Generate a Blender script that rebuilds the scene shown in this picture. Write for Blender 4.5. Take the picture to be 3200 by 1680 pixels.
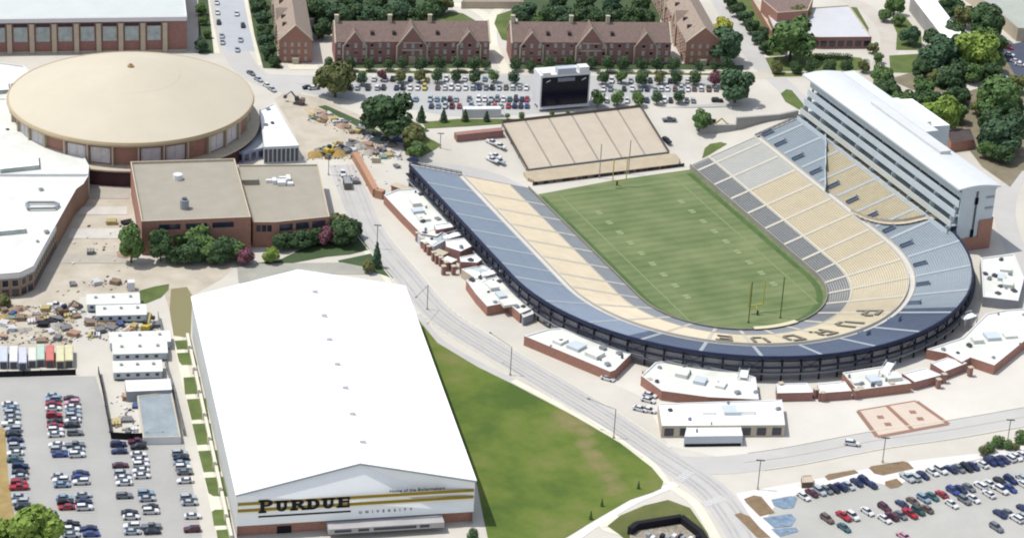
import bpy, bmesh, math, random
from mathutils import Vector, Matrix
random.seed(7)
for o in list(bpy.data.objects): bpy.data.objects.remove(o)
SC = bpy.context.scene
COL = SC.collection
# ------------------------------------------------------------------ camera
FPX, PIT, ROL, YAW = 8000.0, 0.4481542248757124, 0.05617751609229483, 0.42560346427728046
CAM = Vector((-402.98260952738536, -739.5582139725432, 391.39634383731413))
sn, cs = math.sin, math.cos
fw = Vector((sn(YAW)*cs(PIT), cs(YAW)*cs(PIT), -sn(PIT)))
rt = Vector((cs(YAW), -sn(YAW), 0)); up = rt.cross(fw)
r2 = rt*cs(ROL)+up*sn(ROL); u2 = -rt*sn(ROL)+up*cs(ROL)
cd = bpy.data.cameras.new('camera'); cam = bpy.data.objects.new('camera', cd); COL.objects.link(cam)
cd.sensor_width = 36; cd.lens = FPX*36/3200; cd.clip_start = 5; cd.clip_end = 20000
m = Matrix.Identity(4)
for i in range(3):
    m[i][0] = r2[i]; m[i][1] = u2[i]; m[i][2] = -fw[i]; m[i][3] = CAM[i]
cam.matrix_world = m
SC.camera = cam
# ------------------------------------------------------------------ light
SUN_EL = math.radians(66)
sd = Vector((.88, -.475, 0)).normalized()          # horizontal travel of the light
w = bpy.data.worlds.new('World'); SC.world = w; w.use_nodes = True
nt = w.node_tree; bg = nt.nodes['Background']; sk = nt.nodes.new('ShaderNodeTexSky')
sk.sky_type = 'NISHITA'; sk.sun_disc = False; sk.sun_elevation = SUN_EL
sk.sun_rotation = math.atan2(-sd.x, -sd.y)
hs = nt.nodes.new('ShaderNodeHueSaturation'); hs.inputs['Saturation'].default_value = .55
nt.links.new(sk.outputs[0], hs.inputs['Color']); nt.links.new(hs.outputs[0], bg.inputs[0]); bg.inputs[1].default_value = 0.15
ld = bpy.data.lights.new('sun', 'SUN'); ld.energy = 3.1; ld.angle = math.radians(.55); ld.color = (1, .97, .915)
sun = bpy.data.objects.new('sun', ld); COL.objects.link(sun)
dv = Vector((sd.x*cs(SUN_EL), sd.y*cs(SUN_EL), -sn(SUN_EL)))
sun.rotation_euler = dv.to_track_quat('-Z', 'Y').to_euler(); sun.location = (0, 0, 500)
SC.view_settings.view_transform = 'Standard'; SC.view_settings.look = 'None'
SC.view_settings.exposure = 0.42; SC.view_settings.gamma = 1; SC.cycles.filter_width = 2.0
KA = 0.24          # albedo that shows as full white in sun at this exposure
# ------------------------------------------------------------------ helpers
def ss(t): t = max(0, min(1, t)); return t*t*(3-2*t)
def rr(x, y): return abs(x) if y > -35 else math.hypot(x, y+35)
def H(x, y):
    a = ss((rr(x, y)-46)/38); b = ss((y-70)/38)
    return 8*(a+b-a*b)
def ray(X, Y):
    k = 3200/2575
    d = fw + r2*((X*k-1600)/FPX) - u2*((Y*k-840)/FPX)
    return d
def at(X, Y, z=None):
    """point of the place seen at X, Y of the survey print, at height z (or on the ground)"""
    d = ray(X, Y)
    if z is not None: return CAM + d*((z-CAM.z)/d.z)
    h = 8.0
    for _ in range(40):
        p = CAM + d*((h-CAM.z)/d.z); h = .6*h+.4*H(p.x, p.y)
    return p
def lin(c):
    c = c/255; return c/12.92 if c < .04045 else ((c+.055)/1.055)**2.4
MATS = {}
def mat(name, rgb, rough=.8, var=.12, scale=.15, metal=0, k=1.0, bands=None, det=3, second=None, spec=.3):
    """rgb: the colour as seen in full sun"""
    if name in MATS: return MATS[name]
    M = bpy.data.materials.new(name); M.use_nodes = True; n = M.node_tree; b = n.nodes['Principled BSDF']
    c = [min(.86, lin(v)*KA*k/.42) for v in rgb]
    b.inputs['Roughness'].default_value = rough; b.inputs['Metallic'].default_value = metal
    b.inputs['Specular IOR Level'].default_value = spec
    if var > 0:
        tc = n.nodes.new('ShaderNodeTexCoord'); nz = n.nodes.new('ShaderNodeTexNoise')
        nz.inputs['Scale'].default_value = scale; nz.inputs['Detail'].default_value = det
        nz.inputs['Roughness'].default_value = .65
        n.links.new(tc.outputs['Object'], nz.inputs['Vector'])
        cr = n.nodes.new('ShaderNodeValToRGB'); e = cr.color_ramp.elements
        e[0].position = .3; e[1].position = .7
        e[0].color = [v*(1-var) for v in c]+[1]
        c2 = [min(.86, lin(v)*KA*k/.42) for v in second] if second else [min(.88, v*(1+var)) for v in c]
        e[1].color = list(c2)+[1]
        n.links.new(nz.outputs['Fac'], cr.inputs[0]); n.links.new(cr.outputs[0], b.inputs['Base Color'])
    else: b.inputs['Base Color'].default_value = (*c, 1)
    MATS[name] = M; return M
def tag(o, label=None, cat=None, group=None, kind=None):
    if label: o['label'] = label
    if cat: o['category'] = cat
    if group: o['group'] = group
    if kind: o['kind'] = kind
    return o
def empty(name, loc, rz=0):
    o = bpy.data.objects.new(name, None); COL.objects.link(o); o.location = loc; o.rotation_euler = (0, 0, rz)
    o.empty_display_size = .5
    return o
class MB:
    def __init__(s): s.v = []; s.f = []; s.mi = []
    def face(s, pts, mi=0):
        n = len(s.v); s.v += [tuple(p) for p in pts]; s.f.append(tuple(range(n, n+len(pts)))); s.mi.append(mi)
    def prism(s, pts, z0, z1, mi=0, top=None, bottom=False):
        """pts: (x,y) list ccw; z1 may be list"""
        n = len(pts); a = sum(pts[i][0]*pts[(i+1) % n][1]-pts[(i+1) % n][0]*pts[i][1] for i in range(n))
        if a < 0: pts = pts[::-1]
        for i in range(n):
            p, q = pts[i], pts[(i+1) % n]
            s.face([(p[0], p[1], z0), (q[0], q[1], z0), (q[0], q[1], z1), (p[0], p[1], z1)], mi)
        s.face([(p[0], p[1], z1) for p in pts], mi if top is None else top)
        if bottom: s.face([(p[0], p[1], z0) for p in pts[::-1]], mi)
    def box(s, c, size, mi=0, ax=None):
        """c centre, size full; ax local frame (ex,ey) 2-D unit vectors"""
        ex, ey = ax if ax else ((1, 0), (0, 1))
        hx, hy, hz = size[0]/2, size[1]/2, size[2]/2
        P = []
        for sx, sy in ((-1, -1), (1, -1), (1, 1), (-1, 1)):
            P.append((c[0]+ex[0]*sx*hx+ey[0]*sy*hy, c[1]+ex[1]*sx*hx+ey[1]*sy*hy))
        s.prism(P, c[2]-hz, c[2]+hz, mi, bottom=True)
    def bar(s, a, b, w, mi=0, n=4):
        a = Vector(a); b = Vector(b); d = (b-a).normalized()
        u = d.cross(Vector((0, 0, 1)))
        if u.length < .01: u = Vector((1, 0, 0))
        u.normalize(); v = d.cross(u)
        A = []; B = []
        for i in range(n):
            t = 2*math.pi*(i+.5)/n; o = (u*math.cos(t)+v*math.sin(t))*w/2*(1.414 if n == 4 else 1)
            A.append(a+o); B.append(b+o)
        for i in range(n): s.face([A[i], B[i], B[(i+1) % n], A[(i+1) % n]], mi)
        s.face(A, mi); s.face(B[::-1], mi)
    def build(s, name, mats, parent=None, smooth=False):
        me = bpy.data.meshes.new(name); me.from_pydata(s.v, [], s.f)
        for M in (mats if isinstance(mats, (list, tuple)) else [mats]): me.materials.append(M)
        me.polygons.foreach_set('material_index', s.mi)
        if smooth: me.polygons.foreach_set('use_smooth', [True]*len(s.f))
        me.update()
        o = bpy.data.objects.new(name, me); COL.objects.link(o)
        if parent: o.parent = parent
        return o
def local(root, p):
    return root.matrix_basis.inverted() @ Vector(p)
def rootmove(mb, root):
    M = Matrix.Translation(root.location) @ Matrix.Rotation(root.rotation_euler.z, 4, 'Z')
    Mi = M.inverted(); mb.v = [tuple(Mi @ Vector(v)) for v in mb.v]; return mb
def P(mb, name, mats, root, **k): return rootmove(mb, root).build(name, mats, root, **k)
ORD = ['first', 'second', 'third', 'fourth', 'fifth', 'sixth', 'seventh', 'eighth', 'ninth', 'tenth', 'eleventh', 'twelfth',
       'thirteenth', 'fourteenth', 'fifteenth', 'sixteenth', 'seventeenth', 'eighteenth', 'nineteenth', 'twentieth',
       '21st', '22nd', '23rd', '24th', '25th', '26th', '27th', '28th', '29th', '30th', '31st', '32nd', '33rd', '34th', '35th', '36th']
# ------------------------------------------------------------------ materials
m_conc = mat('concrete_paving', (232, 226, 213), var=.10, scale=.035, det=8)
m_plaza = mat('plaza_paving', (244, 239, 228), var=.06, scale=.05, det=6)
m_road = mat('road_surface', (218, 215, 210), var=.07, scale=.06, det=7)
m_asph = mat('parking_surface', (197, 195, 190), var=.09, scale=.05, det=8)
m_asph2 = mat('pale_parking_surface', (205, 203, 196), var=.09, scale=.05, det=8)
m_walk = mat('sidewalk', (252, 246, 226), var=.05, scale=.3)
m_white_walk = mat('new_sidewalk', (255, 250, 244), var=.04, scale=.3)
m_grass = mat('lawn_grass', (98, 118, 62), var=.22, scale=.12, det=8, second=(122, 138, 72))
m_grass2 = mat('bright_lawn_grass', (88, 110, 46), var=.28, scale=.05, det=9, second=(136, 134, 78))
m_dgrass = mat('dark_lawn_grass', (80, 100, 62), var=.2, scale=.1, det=8)  # lawn tone darker than lawn_grass
m_dry = mat('dry_grass', (176, 160, 122), var=.2, scale=.15, det=8, second=(150, 152, 104))
m_dirt = mat('construction_dirt', (218, 206, 184), var=.16, scale=.11, det=9, second=(232, 222, 204))
m_mulch = mat('bark_mulch', (152, 128, 100), var=.2, scale=.5, det=8)
m_wroof = mat('white_roof_membrane', (255, 255, 252), var=.03, scale=.1, k=1.35)
m_wroof2 = mat('offwhite_roof_membrane', (252, 253, 244), var=.12, scale=.12, det=7)
m_groof = mat('grey_gravel_roof', (186, 179, 162), var=.07, scale=.15, det=8)
m_brick = mat('red_brick', (192, 142, 124), var=.14, scale=1.2, det=4)
m_dbrick = mat('dark_red_brick', (180, 134, 125), var=.14, scale=1.0, det=4)
m_stone = mat('pale_stone', (222, 208, 184), var=.08, scale=.5)
m_tile = mat('brown_roof_tiles', (146, 124, 116), var=.22, scale=.9, det=9)
m_tile2 = mat('tan_roof_tiles', (178, 160, 144), var=.22, scale=.9, det=9)
m_glass = mat('dark_glass', (52, 60, 78), rough=.15, var=.2, scale=.5, spec=.6)
m_bglass = mat('pale_glass', (200, 210, 208), rough=.35, var=.2, scale=.4)
m_white = mat('white_paint', (255, 255, 255), var=.03)
m_metal = mat('pale_blue_metal', (228, 238, 244), var=.05, scale=.2, rough=.45)
m_mgrey = mat('grey_metal', (170, 176, 182), var=.08, scale=.4, rough=.5)
m_navy = mat('navy_steel', (40, 44, 62), var=.15, scale=.3, rough=.5)
m_steel = mat('dark_steel', (96, 98, 110), var=.2, scale=.3, rough=.5)
m_black = mat('black_paint', (24, 24, 32), var=.1)
m_gold = mat('gold_paint', (178, 150, 48), var=.05)
m_dome = mat('beige_dome_membrane', (232, 221, 198), var=.035, scale=.06, det=4)
m_rim = mat('dome_rim', (216, 196, 160), var=.06)
m_pole = mat('galvanised_pole', (128, 132, 134), var=.1)
m_ygreen = mat('yellow_paint', (214, 204, 92), var=.05)
m_bark = mat('tree_bark', (104, 90, 74), var=.25, scale=3)
m_tire = mat('tyre_rubber', (40, 40, 42), var=.1)
m_blue = mat('blue_marking', (140, 162, 184), var=.3, scale=.5)
m_bleach = mat('beige_bleacher', (232, 217, 196), var=.05, scale=.2)
m_tanb = mat('tan_bleacher', (230, 213, 184), var=.08, scale=.3)
m_linem = mat('line_paint', (240, 240, 238), var=.05)
m_redline = mat('terracotta_paving', (176, 136, 116), var=.08)
# ------------------------------------------------------------------ ground
xs = [-6000, -3000, -1500, -900, -600, -420]+[-300+i*10 for i in range(18)]+[-120+i*3 for i in range(81)]+[130+i*12 for i in range(20)]+[420, 600, 900, 1500, 3000, 6000]
ys = [-6000, -3000, -1500, -900, -600, -420, -300, -260, -220, -180, -160, -140, -130]+[-126+i*3 for i in range(82)]+[126+i*12 for i in range(25)]+[480, 700, 1000, 1600, 3000, 6000]
mb = MB(); mb.v = [(x, y, H(x, y)) for y in ys for x in xs]; nx = len(xs)
for j in range(len(ys)-1):
    for i in range(nx-1):
        mb.f.append((j*nx+i, j*nx+i+1, (j+1)*nx+i+1, (j+1)*nx+i)); mb.mi.append(0)
g = mb.build('ground', m_conc, smooth=True); tag(g, kind='structure')
LAY = [0]
def sheet(name, pts, M, lift, world=False, drape=False):
    """flat overlay of the ground"""
    LAY[0] += 1; lift += LAY[0]*.0006
    bm = bmesh.new()
    vs = []
    for q in pts:
        p = at(*q) if not world else Vector((q[0], q[1], 0))
        vs.append(bm.verts.new((p.x, p.y, 0)))
    es = [bm.edges.new((vs[i], vs[(i+1) % len(vs)])) for i in range(len(vs))]
    bmesh.ops.triangle_fill(bm, edges=es, use_beauty=True)
    if drape:
        for _ in range(5):
            lg = [e for e in bm.edges if e.calc_length() > 4]
            if not lg: break
            bmesh.ops.subdivide_edges(bm, edges=lg, cuts=1)
            bmesh.ops.triangulate(bm, faces=[f for f in bm.faces if len(f.verts) > 3])
        lift += .06
    for v in bm.verts: v.co.z = H(v.co.x, v.co.y)+lift
    for f in bm.faces:
        f.normal_update()
        if f.normal.z < 0: f.normal_flip()
    me = bpy.data.meshes.new(name); bm.to_mesh(me); bm.free()
    if M: me.materials.append(M)
    o = bpy.data.objects.new(name, me); COL.objects.link(o); tag(o, kind='structure'); return o
def smoothline(pts, n=6):
    out = []
    for i in range(len(pts)-1):
        p0 = pts[max(0, i-1)]; p1 = pts[i]; p2 = pts[i+1]; p3 = pts[min(len(pts)-1, i+2)]
        for k in range(n):
            t = k/n
            out.append(tuple(.5*((2*b)+(-a+c)*t+(2*a-5*b+4*c-d)*t*t+(-a+3*b-3*c+d)*t**3) for a, b, c, d in zip(p0, p1, p2, p3)))
    out.append(tuple(pts[-1])); return out
def ribbon(name, pts, width, M, lift, z1=None, world=False):
    """road strip along a centre line, width in metres"""
    LAY[0] += 1; lift += LAY[0]*.0006
    c = [(lambda p: (p.x, p.y))(at(*q)) if not world else q for q in smoothline(pts)]
    L = []; R = []
    for i, p in enumerate(c):
        a = c[max(0, i-1)]; b = c[min(len(c)-1, i+1)]; d = Vector((b[0]-a[0], b[1]-a[1])).normalized()
        n = Vector((-d.y, d.x))*width/2
        L.append((p[0]+n.x, p[1]+n.y)); R.append((p[0]-n.x, p[1]-n.y))
    mb = MB()
    z = lambda q: H(*q)+lift
    for i in range(len(c)-1):
        mb.face([(*R[i], z(R[i])), (*R[i+1], z(R[i+1])), (*L[i+1], z(L[i+1])), (*L[i], z(L[i]))])
        if z1:
            for Q, s in ((L, 1), (R, -1)): pass
    o = mb.build(name, M); tag(o, kind='structure'); return o
def crop(ox, oy, s): return lambda pts: [((ox+a*s)/1.24272, (oy+b*s)/1.24272) for a, b in pts]
c1 = crop(0, 0, .3883); c2 = crop(800, 0, .3883); c3 = crop(1600, 0, .3883); c4 = crop(2300, 0, .3494)
d1 = crop(0, 450, .3883); d2 = crop(900, 400, .3107); d3 = crop(1500, 300, .3494); d4 = crop(2200, 400, .3883)
e1 = crop(0, 850, .3107); e2 = crop(0, 1220, .3402); e3 = crop(700, 1220, .3402); e4 = crop(1200, 800, .3883)
e5 = crop(1400, 1155, .3883); e6 = crop(2200, 750, .3883); e7 = crop(2200, 1155, .3883)

# pavements and lots
sheet('parking_lot', [(0, 948), (240, 945), (292, 1108), (462, 1104), (508, 1352), (520, 1420), (-150, 1420), (-150, 948)], m_asph, .02)
sheet('parking_lot', [(1875, 1250), (1990, 1243), (2200, 1205), (2330, 1175), (2480, 1142), (2700, 1100), (2800, 1460), (1990, 1460)], m_asph2, .02)
sheet('parking_lot', [(700, 195), (870, 192), (1240, 188), (1900, 196), (1860, 268), (1480, 275), (1300, 290), (1130, 292), (1000, 270), (850, 248), (770, 235)], mat('far_parking_surface', (206, 206, 203), var=.06, scale=.05), .02)
sheet('plaza', [(1330, 870), (1620, 1000), (1680, 1120), (1860, 1160), (2150, 1110), (2700, 1010), (2700, 800), (2300, 900), (1900, 960), (1500, 900)], m_plaza, .016)
sheet('construction_ground', [(720, 230), (800, 245), (1000, 330), (1060, 380), (1030, 400), (900, 400), (760, 400), (740, 330), (690, 250)], m_dirt, .02)
sheet('construction_ground', [(225, 440), (330, 440), (340, 660), (600, 660), (560, 700), (480, 745), (430, 790), (410, 730), (200, 745), (180, 870), (0, 880), (0, 730), (90, 720)], m_dirt, .018)
# roads
ribbon('road', [(548, -20), (568, 60), (590, 125), (640, 190), (760, 232)], 11, m_road, .03)
ribbon('road', [(640, 195), (780, 200), (900, 190)], 9, m_road, .034)
ribbon('road', [(578, -40), (588, 60), (610, 130)], 12, mat('street_surface', (206, 210, 216), var=.05), .036)
ribbon('road', [(862, 415), (890, 490), (935, 590), (1030, 705), (1110, 795), (1250, 885), (1400, 975), (1540, 1062), (1660, 1145), (1780, 1225), (1850, 1310), (1900, 1400)], 10.5, m_road, .04)
ribbon('road', [(1690, 1168), (1830, 1168), (2000, 1145), (2200, 1107), (2400, 1078), (2700, 1025)], 10.5, m_road, .044)
ribbon('road', [(1790, -40), (1845, 60), (1905, 150), (1980, 225), (2030, 270)], 9, m_road, .03)
ribbon('road', [(1800, 186), (1900, 190), (2050, 187), (2300, 200), (2700, 210)], 8, mat('far_street_surface', (224, 216, 200), var=.06), .034)
ribbon('road', [(2600, 380), (2555, 440), (2530, 500), (2530, 560), (2560, 640), (2620, 760)], 8, m_road, .03)
ribbon('road', [(2090, -20), (2190, 30), (2235, 90), (2225, 150), (2180, 190)], 8, mat('curved_drive_surface', (222, 214, 202), var=.06), .03)
ribbon('road', [(1060, 420), (1160, 430), (1260, 455), (1330, 490)], 7, m_road, .10)
# pavements along the roads
ribbon('sidewalk', [(1048, 790), (1100, 855), (1200, 915), (1290, 958)], 3.5, m_road, .05)
ribbon('sidewalk', [(1290, 956), (1440, 1036), (1560, 1106), (1640, 1168), (1676, 1215)], 2.6, m_walk, .05)
ribbon('sidewalk', [(1700, 1215), (1640, 1240), (1590, 1262), (1500, 1315), (1420, 1370)], 3.0, m_white_walk, .06)
ribbon('sidewalk', [(1690, 1225), (1750, 1268), (1800, 1352), (1830, 1400)], 3.0, m_walk, .06)
ribbon('sidewalk', [(1560, 1300), (1520, 1325), (1590, 1345)], 3.0, m_walk, .062)
ribbon('sidewalk', [(515, -30), (530, 60), (545, 135)], 2.6, m_walk, .05)
ribbon('sidewalk', [(615, -30), (635, 70), (658, 165)], 2.6, m_walk, .05)
ribbon('sidewalk', [(830, 177), (1240, 178), (1700, 182), (1860, 183)], 1.8, m_walk, .05)
ribbon('sidewalk', [(1238, 60), (1240, 110), (1262, 160), (1275, 185)], 4.0, m_walk, .05)
ribbon('sidewalk', [(1100, 5), (1180, 20), (1225, 45), (1238, 80)], 5.0, m_walk, .052)
ribbon('sidewalk', [(1310, 0), (1260, 20), (1235, 50)], 4.0, m_walk, .054)
ribbon('sidewalk', [(440, 820), (470, 960), (510, 1130), (560, 1352), (580, 1440)], 3.0, m_walk, .05)
ribbon('sidewalk', [(900, 600), (940, 660), (985, 720), (1010, 760)], 2.0, m_walk, .05)
ribbon('sidewalk', [(1840, -30), (1880, 60), (1930, 145), (1955, 185)], 2.0, m_walk, .05)
sheet('sidewalk', [(1850, 1240), (2100, 1195), (2240, 1165), (2320, 1155), (2500, 1135), (2700, 1090), (2700, 1105), (2480, 1150), (2330, 1180), (2250, 1225), (2190, 1210), (2000, 1245), (1960, 1255), (1930, 1300), (1990, 1400), (1950, 1400)], m_white_walk, .055)
# lawns
def lawn(pts, M=m_grass, name='lawn', lift=.07, drape=False): return sheet(name, pts, M, lift, drape=drape)
wl_ = sheet('lawn', [(1045, 795), (1100, 862), (1200, 922), (1290, 966), (1440, 1044), (1560, 1114), (1640, 1176), (1668, 1210), (1662, 1228), (1640, 1238), (1585, 1256), (1500, 1305), (1420, 1352), (1400, 1420), (1240, 1420), (1200, 1220), (1100, 960)], None, .07, drape=True)
def wearmat():
    M = bpy.data.materials.new('worn_lawn'); M.use_nodes = True; n = M.node_tree; b = n.nodes['Principled BSDF']; b.inputs['Roughness'].default_value = .9; b.inputs['Specular IOR Level'].default_value = .1
    tc = n.nodes.new('ShaderNodeTexCoord'); L = n.links.new
    def nz(sc, de): x = n.nodes.new('ShaderNodeTexNoise'); x.inputs['Scale'].default_value = sc; x.inputs['Detail'].default_value = de; x.inputs['Roughness'].default_value = .65; L(tc.outputs['Object'], x.inputs['Vector']); return x
    a = nz(.035, 9); c = n.nodes.new('ShaderNodeValToRGB'); L(a.outputs['Fac'], c.inputs[0]); e = c.color_ramp.elements
    e[0].position = .36; e[0].color = [lin(v)*.57 for v in (92, 116, 56)]+[1]; e[1].position = .66; e[1].color = [lin(v)*.57 for v in (146, 144, 92)]+[1]
    k = e.new(.5); k.color = [lin(v)*.57 for v in (118, 136, 64)]+[1]
    at_ = n.nodes.new('ShaderNodeAttribute'); at_.attribute_name = 'wear'; b2 = nz(.12, 8)
    m = n.nodes.new('ShaderNodeMath'); m.operation = 'ADD'; L(at_.outputs['Fac'], m.inputs[0]); L(b2.outputs['Fac'], m.inputs[1])
    r_ = n.nodes.new('ShaderNodeMapRange'); r_.inputs[1].default_value = .85; r_.inputs[2].default_value = 1.35; L(m.outputs[0], r_.inputs[0])
    mx = n.nodes.new('ShaderNodeMix'); mx.data_type = 'RGBA'; L(r_.outputs[0], mx.inputs[0]); L(c.outputs[0], mx.inputs[6]); mx.inputs[7].default_value = [lin(v)*.57 for v in (164, 146, 110)]+[1]
    L(mx.outputs[2], b.inputs['Base Color']); return M
wl_.data.materials.clear(); wl_.data.materials.append(wearmat())
wp = [at(*q) for q in e5([(930, 380), (1010, 430), (1090, 500), (1120, 600), (1170, 680), (1230, 780), (1290, 880), (1330, 960)])]
atr = wl_.data.attributes.new('wear', 'FLOAT', 'POINT')
for v_ in wl_.data.vertices:
    d_ = min(math.hypot(v_.co.x-p.x, v_.co.y-p.y) for p in wp); atr.data[v_.index].value = .72*math.exp(-(d_/5.5)**2)
lawn([(1527, 1322), (1560, 1295), (1620, 1270), (1680, 1256), (1735, 1276), (1780, 1340), (1800, 1420), (1640, 1420), (1560, 1345)], m_grass2)
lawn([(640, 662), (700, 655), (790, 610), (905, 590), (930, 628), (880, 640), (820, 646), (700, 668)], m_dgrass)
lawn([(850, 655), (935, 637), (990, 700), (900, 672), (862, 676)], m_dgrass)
lawn([(345, 747), (352, 730), (390, 720), (425, 714), (424, 728), (405, 748), (360, 766)])
for q in ([(1755, 690), (1920, 680), (1935, 770), (1780, 780)], [(1780, 815), (1950, 805), (1985, 930), (1830, 935), (1800, 900)], [(1845, 1060), (2010, 1050), (2035, 1220), (1860, 1230)]): lawn(e1(q))
for q in ([(1715, 80), (1890, 70), (1920, 260), (1760, 270)], [(1765, 305), (1935, 300), (1965, 490), (1810, 500)], [(1820, 555), (1995, 545), (2030, 740), (1870, 750)],
          [(1880, 800), (2060, 790), (2095, 970), (1960, 968), (1915, 940)], [(1945, 1110), (1975, 1092), (2110, 1090), (2125, 1235), (1965, 1240)], [(1985, 1280), (2125, 1270), (2140, 1550), (2030, 1550)]): lawn(e2(q))
lawn(e1([(1720, 170), (1880, 150), (1935, 240), (1915, 660), (1745, 640), (1705, 380)]), m_dry, 'dry_grass')
lawn([(595, 664), (860, 660), (920, 672), (940, 690), (740, 690), (600, 712)], mat('drive_gravel', (190, 188, 176), var=.15, scale=.1, det=8), 'drive')
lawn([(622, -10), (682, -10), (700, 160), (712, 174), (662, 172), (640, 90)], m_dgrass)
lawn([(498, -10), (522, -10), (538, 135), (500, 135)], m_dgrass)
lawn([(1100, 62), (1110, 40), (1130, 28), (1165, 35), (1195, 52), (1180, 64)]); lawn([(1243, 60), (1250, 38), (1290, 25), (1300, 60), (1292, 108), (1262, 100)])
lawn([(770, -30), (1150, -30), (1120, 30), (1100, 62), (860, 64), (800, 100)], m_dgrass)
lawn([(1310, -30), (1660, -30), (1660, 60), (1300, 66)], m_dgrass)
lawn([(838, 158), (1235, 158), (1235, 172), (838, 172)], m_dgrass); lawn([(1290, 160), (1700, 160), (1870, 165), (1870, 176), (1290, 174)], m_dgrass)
lawn([(880, 178), (1230, 180), (1230, 186), (880, 184)]); lawn([(1500, 181), (1850, 186), (1850, 190), (1500, 187)])
lawn([(1830, -10), (1900, -10), (1935, 60), (1970, 140), (1930, 142), (1880, 60)])
lawn(c4([(260, 520), (700, 480), (1120, 520), (1180, 630), (320, 640)]))
lawn(c4([(330, 655), (590, 655), (590, 685), (340, 690)])); lawn(c4([(1370, 500), (1700, 480), (1720, 660), (1380, 650)]))
lawn(c4([(1380, 170), (1520, 160), (1660, 330), (1660, 450), (1430, 450), (1440, 300)])); lawn(c4([(960, 60), (1080, 70), (1190, 260), (1150, 270)]))
lawn(c4([(400, 840), (450, 800), (500, 810), (600, 930), (630, 990), (560, 980), (440, 910)]), m_grass)
lawn([(2215, 205), (2320, 175), (2560, 150), (2620, 160), (2620, 420), (2570, 430), (2540, 470), (2470, 420), (2400, 330), (2280, 250)], mat('wooded_ground', (150, 140, 116), var=.25, scale=.12, det=8), 'wooded_ground')
ribbon('sidewalk', [(2240, 215), (2350, 250), (2450, 215), (2600, 215)], 7, m_conc, .09)
lawn([(1062, 308), (1150, 300), (1330, 300), (1262, 312), (1180, 318), (1070, 324)], m_grass, drape=True)
lawn([(720, 160), (800, 165), (800, 176), (730, 176)], m_walk, 'sidewalk')
lawn(d3([(1985, 560), (2010, 470), (2060, 430), (2150, 415), (2210, 430), (2110, 490)]), m_grass, drape=True)
lawn([(-20, 1060), (12, 1080), (20, 1200), (36, 1300), (60, 1420), (-60, 1420)], mat('dry_verge', (186, 160, 104), var=.2, scale=.2), 'dry_verge')
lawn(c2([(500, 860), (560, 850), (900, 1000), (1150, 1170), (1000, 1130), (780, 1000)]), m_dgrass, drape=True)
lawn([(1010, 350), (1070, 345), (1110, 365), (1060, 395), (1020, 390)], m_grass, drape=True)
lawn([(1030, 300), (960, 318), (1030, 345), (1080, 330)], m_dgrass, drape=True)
sheet('dark_car_park', [(2515, 118), (2600, 100), (2640, 210), (2560, 205), (2535, 160)], mat('dark_asphalt', (92, 98, 118), var=.1), .095)
for i_, q_ in enumerate(([(222, 470), (325, 470), (325, 500), (205, 500)], [(180, 575), (322, 575), (325, 600), (170, 600)], [(160, 640), (320, 640), (320, 662), (150, 662)], [(205, 520), (320, 520), (320, 540), (195, 540)])):
    sheet('paving_slab', q_, mat('court_slab_%d' % (i_ % 2), ((206, 198, 184), (232, 228, 218))[i_ % 2], var=.1, scale=.3, det=8), .09)
# mulch beds
for q in ([(970, 860), (1000, 840), (1210, 805), (1245, 830), (1000, 890)], [(1325, 790), (1350, 775), (1600, 735), (1640, 745), (1690, 795), (1440, 850), (1370, 835)],
          [(1455, 900), (1550, 875), (1600, 920), (1560, 945), (1500, 955), (1460, 930)], [(320, 1040), (400, 1010), (460, 1020), (570, 1150), (450, 1180), (340, 1070)], [(245, 1165), (290, 1150), (370, 1180), (450, 1270), (540, 1352), (430, 1352)]):
    sheet('mulch_bed', e7(q), m_mulch, .085)
# accessible bays (blue) and court
for q in ([(540, 1045), (700, 1015), (750, 1030), (720, 1110), (640, 1120), (560, 1090)], [(470, 1190), (700, 1160), (740, 1200), (700, 1260), (560, 1270)], [(540, 1280), (740, 1270), (760, 1300), (620, 1340), (590, 1330)]):
    sheet('blue_hatched_paving', e7(q), m_blue, .09)
A, B, C_, D_ = [at(*q) for q in e7([(1240, 335), (1710, 255), (1965, 435), (1395, 540)])]
ctr = sheet('court_paving', e7([(1240, 335), (1710, 255), (1965, 435), (1395, 540)]), mat('court_paving', (240, 222, 204), var=.04), .09)
def linestrip(a, b, wd, M, lift=.12, name='painted_line'):
    a = Vector(a); b = Vector(b); d = (b-a); d.z = 0; d.normalize(); n = Vector((-d.y, d.x, 0))*wd/2
    return [(a+n), (b+n), (b-n), (a-n)]
mbl = MB()
ab = (A+B)/2; dc = (D_+C_)/2
for a, b in ((A, B), (B, C_), (C_, D_), (D_, A), (ab, dc)):
    q = linestrip(a, b, 1.5, None); mbl.face([(v.x, v.y, 8.14+len(mbl.f)*.004) for v in q])
for (px, py) in ((1420, 383), (1480, 440), (1680, 342), (1740, 396)):
    p = at(*e7([(px, py)])[0]); mbl.face([(p.x+a*1.3, p.y+b*1.3, 8.16) for a, b in ((-1, -.6), (.6, -1), (1, .6), (-.6, 1))])
tag(mbl.build('court_lines', m_redline), kind='structure')
# crosswalks
def crosswalk(p, q, n, wd):
    mb = MB(); a = at(*p); b = at(*q); d = (b-a); st = d/n; dn = d.normalized(); nn = Vector((-dn.y, dn.x, 0))*wd/2
    for i in range(n):
        s = a+st*i; e = s+st*.5
        mb.face([(v.x, v.y, 8.13) for v in (s+nn, e+nn, e-nn, s-nn)])
    tag(mb.build('crosswalk', m_linem), kind='structure')
crosswalk((1706, 1208), (1738, 1184), 7, 3); crosswalk((1770, 1268), (1822, 1250), 9, 3)
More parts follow.
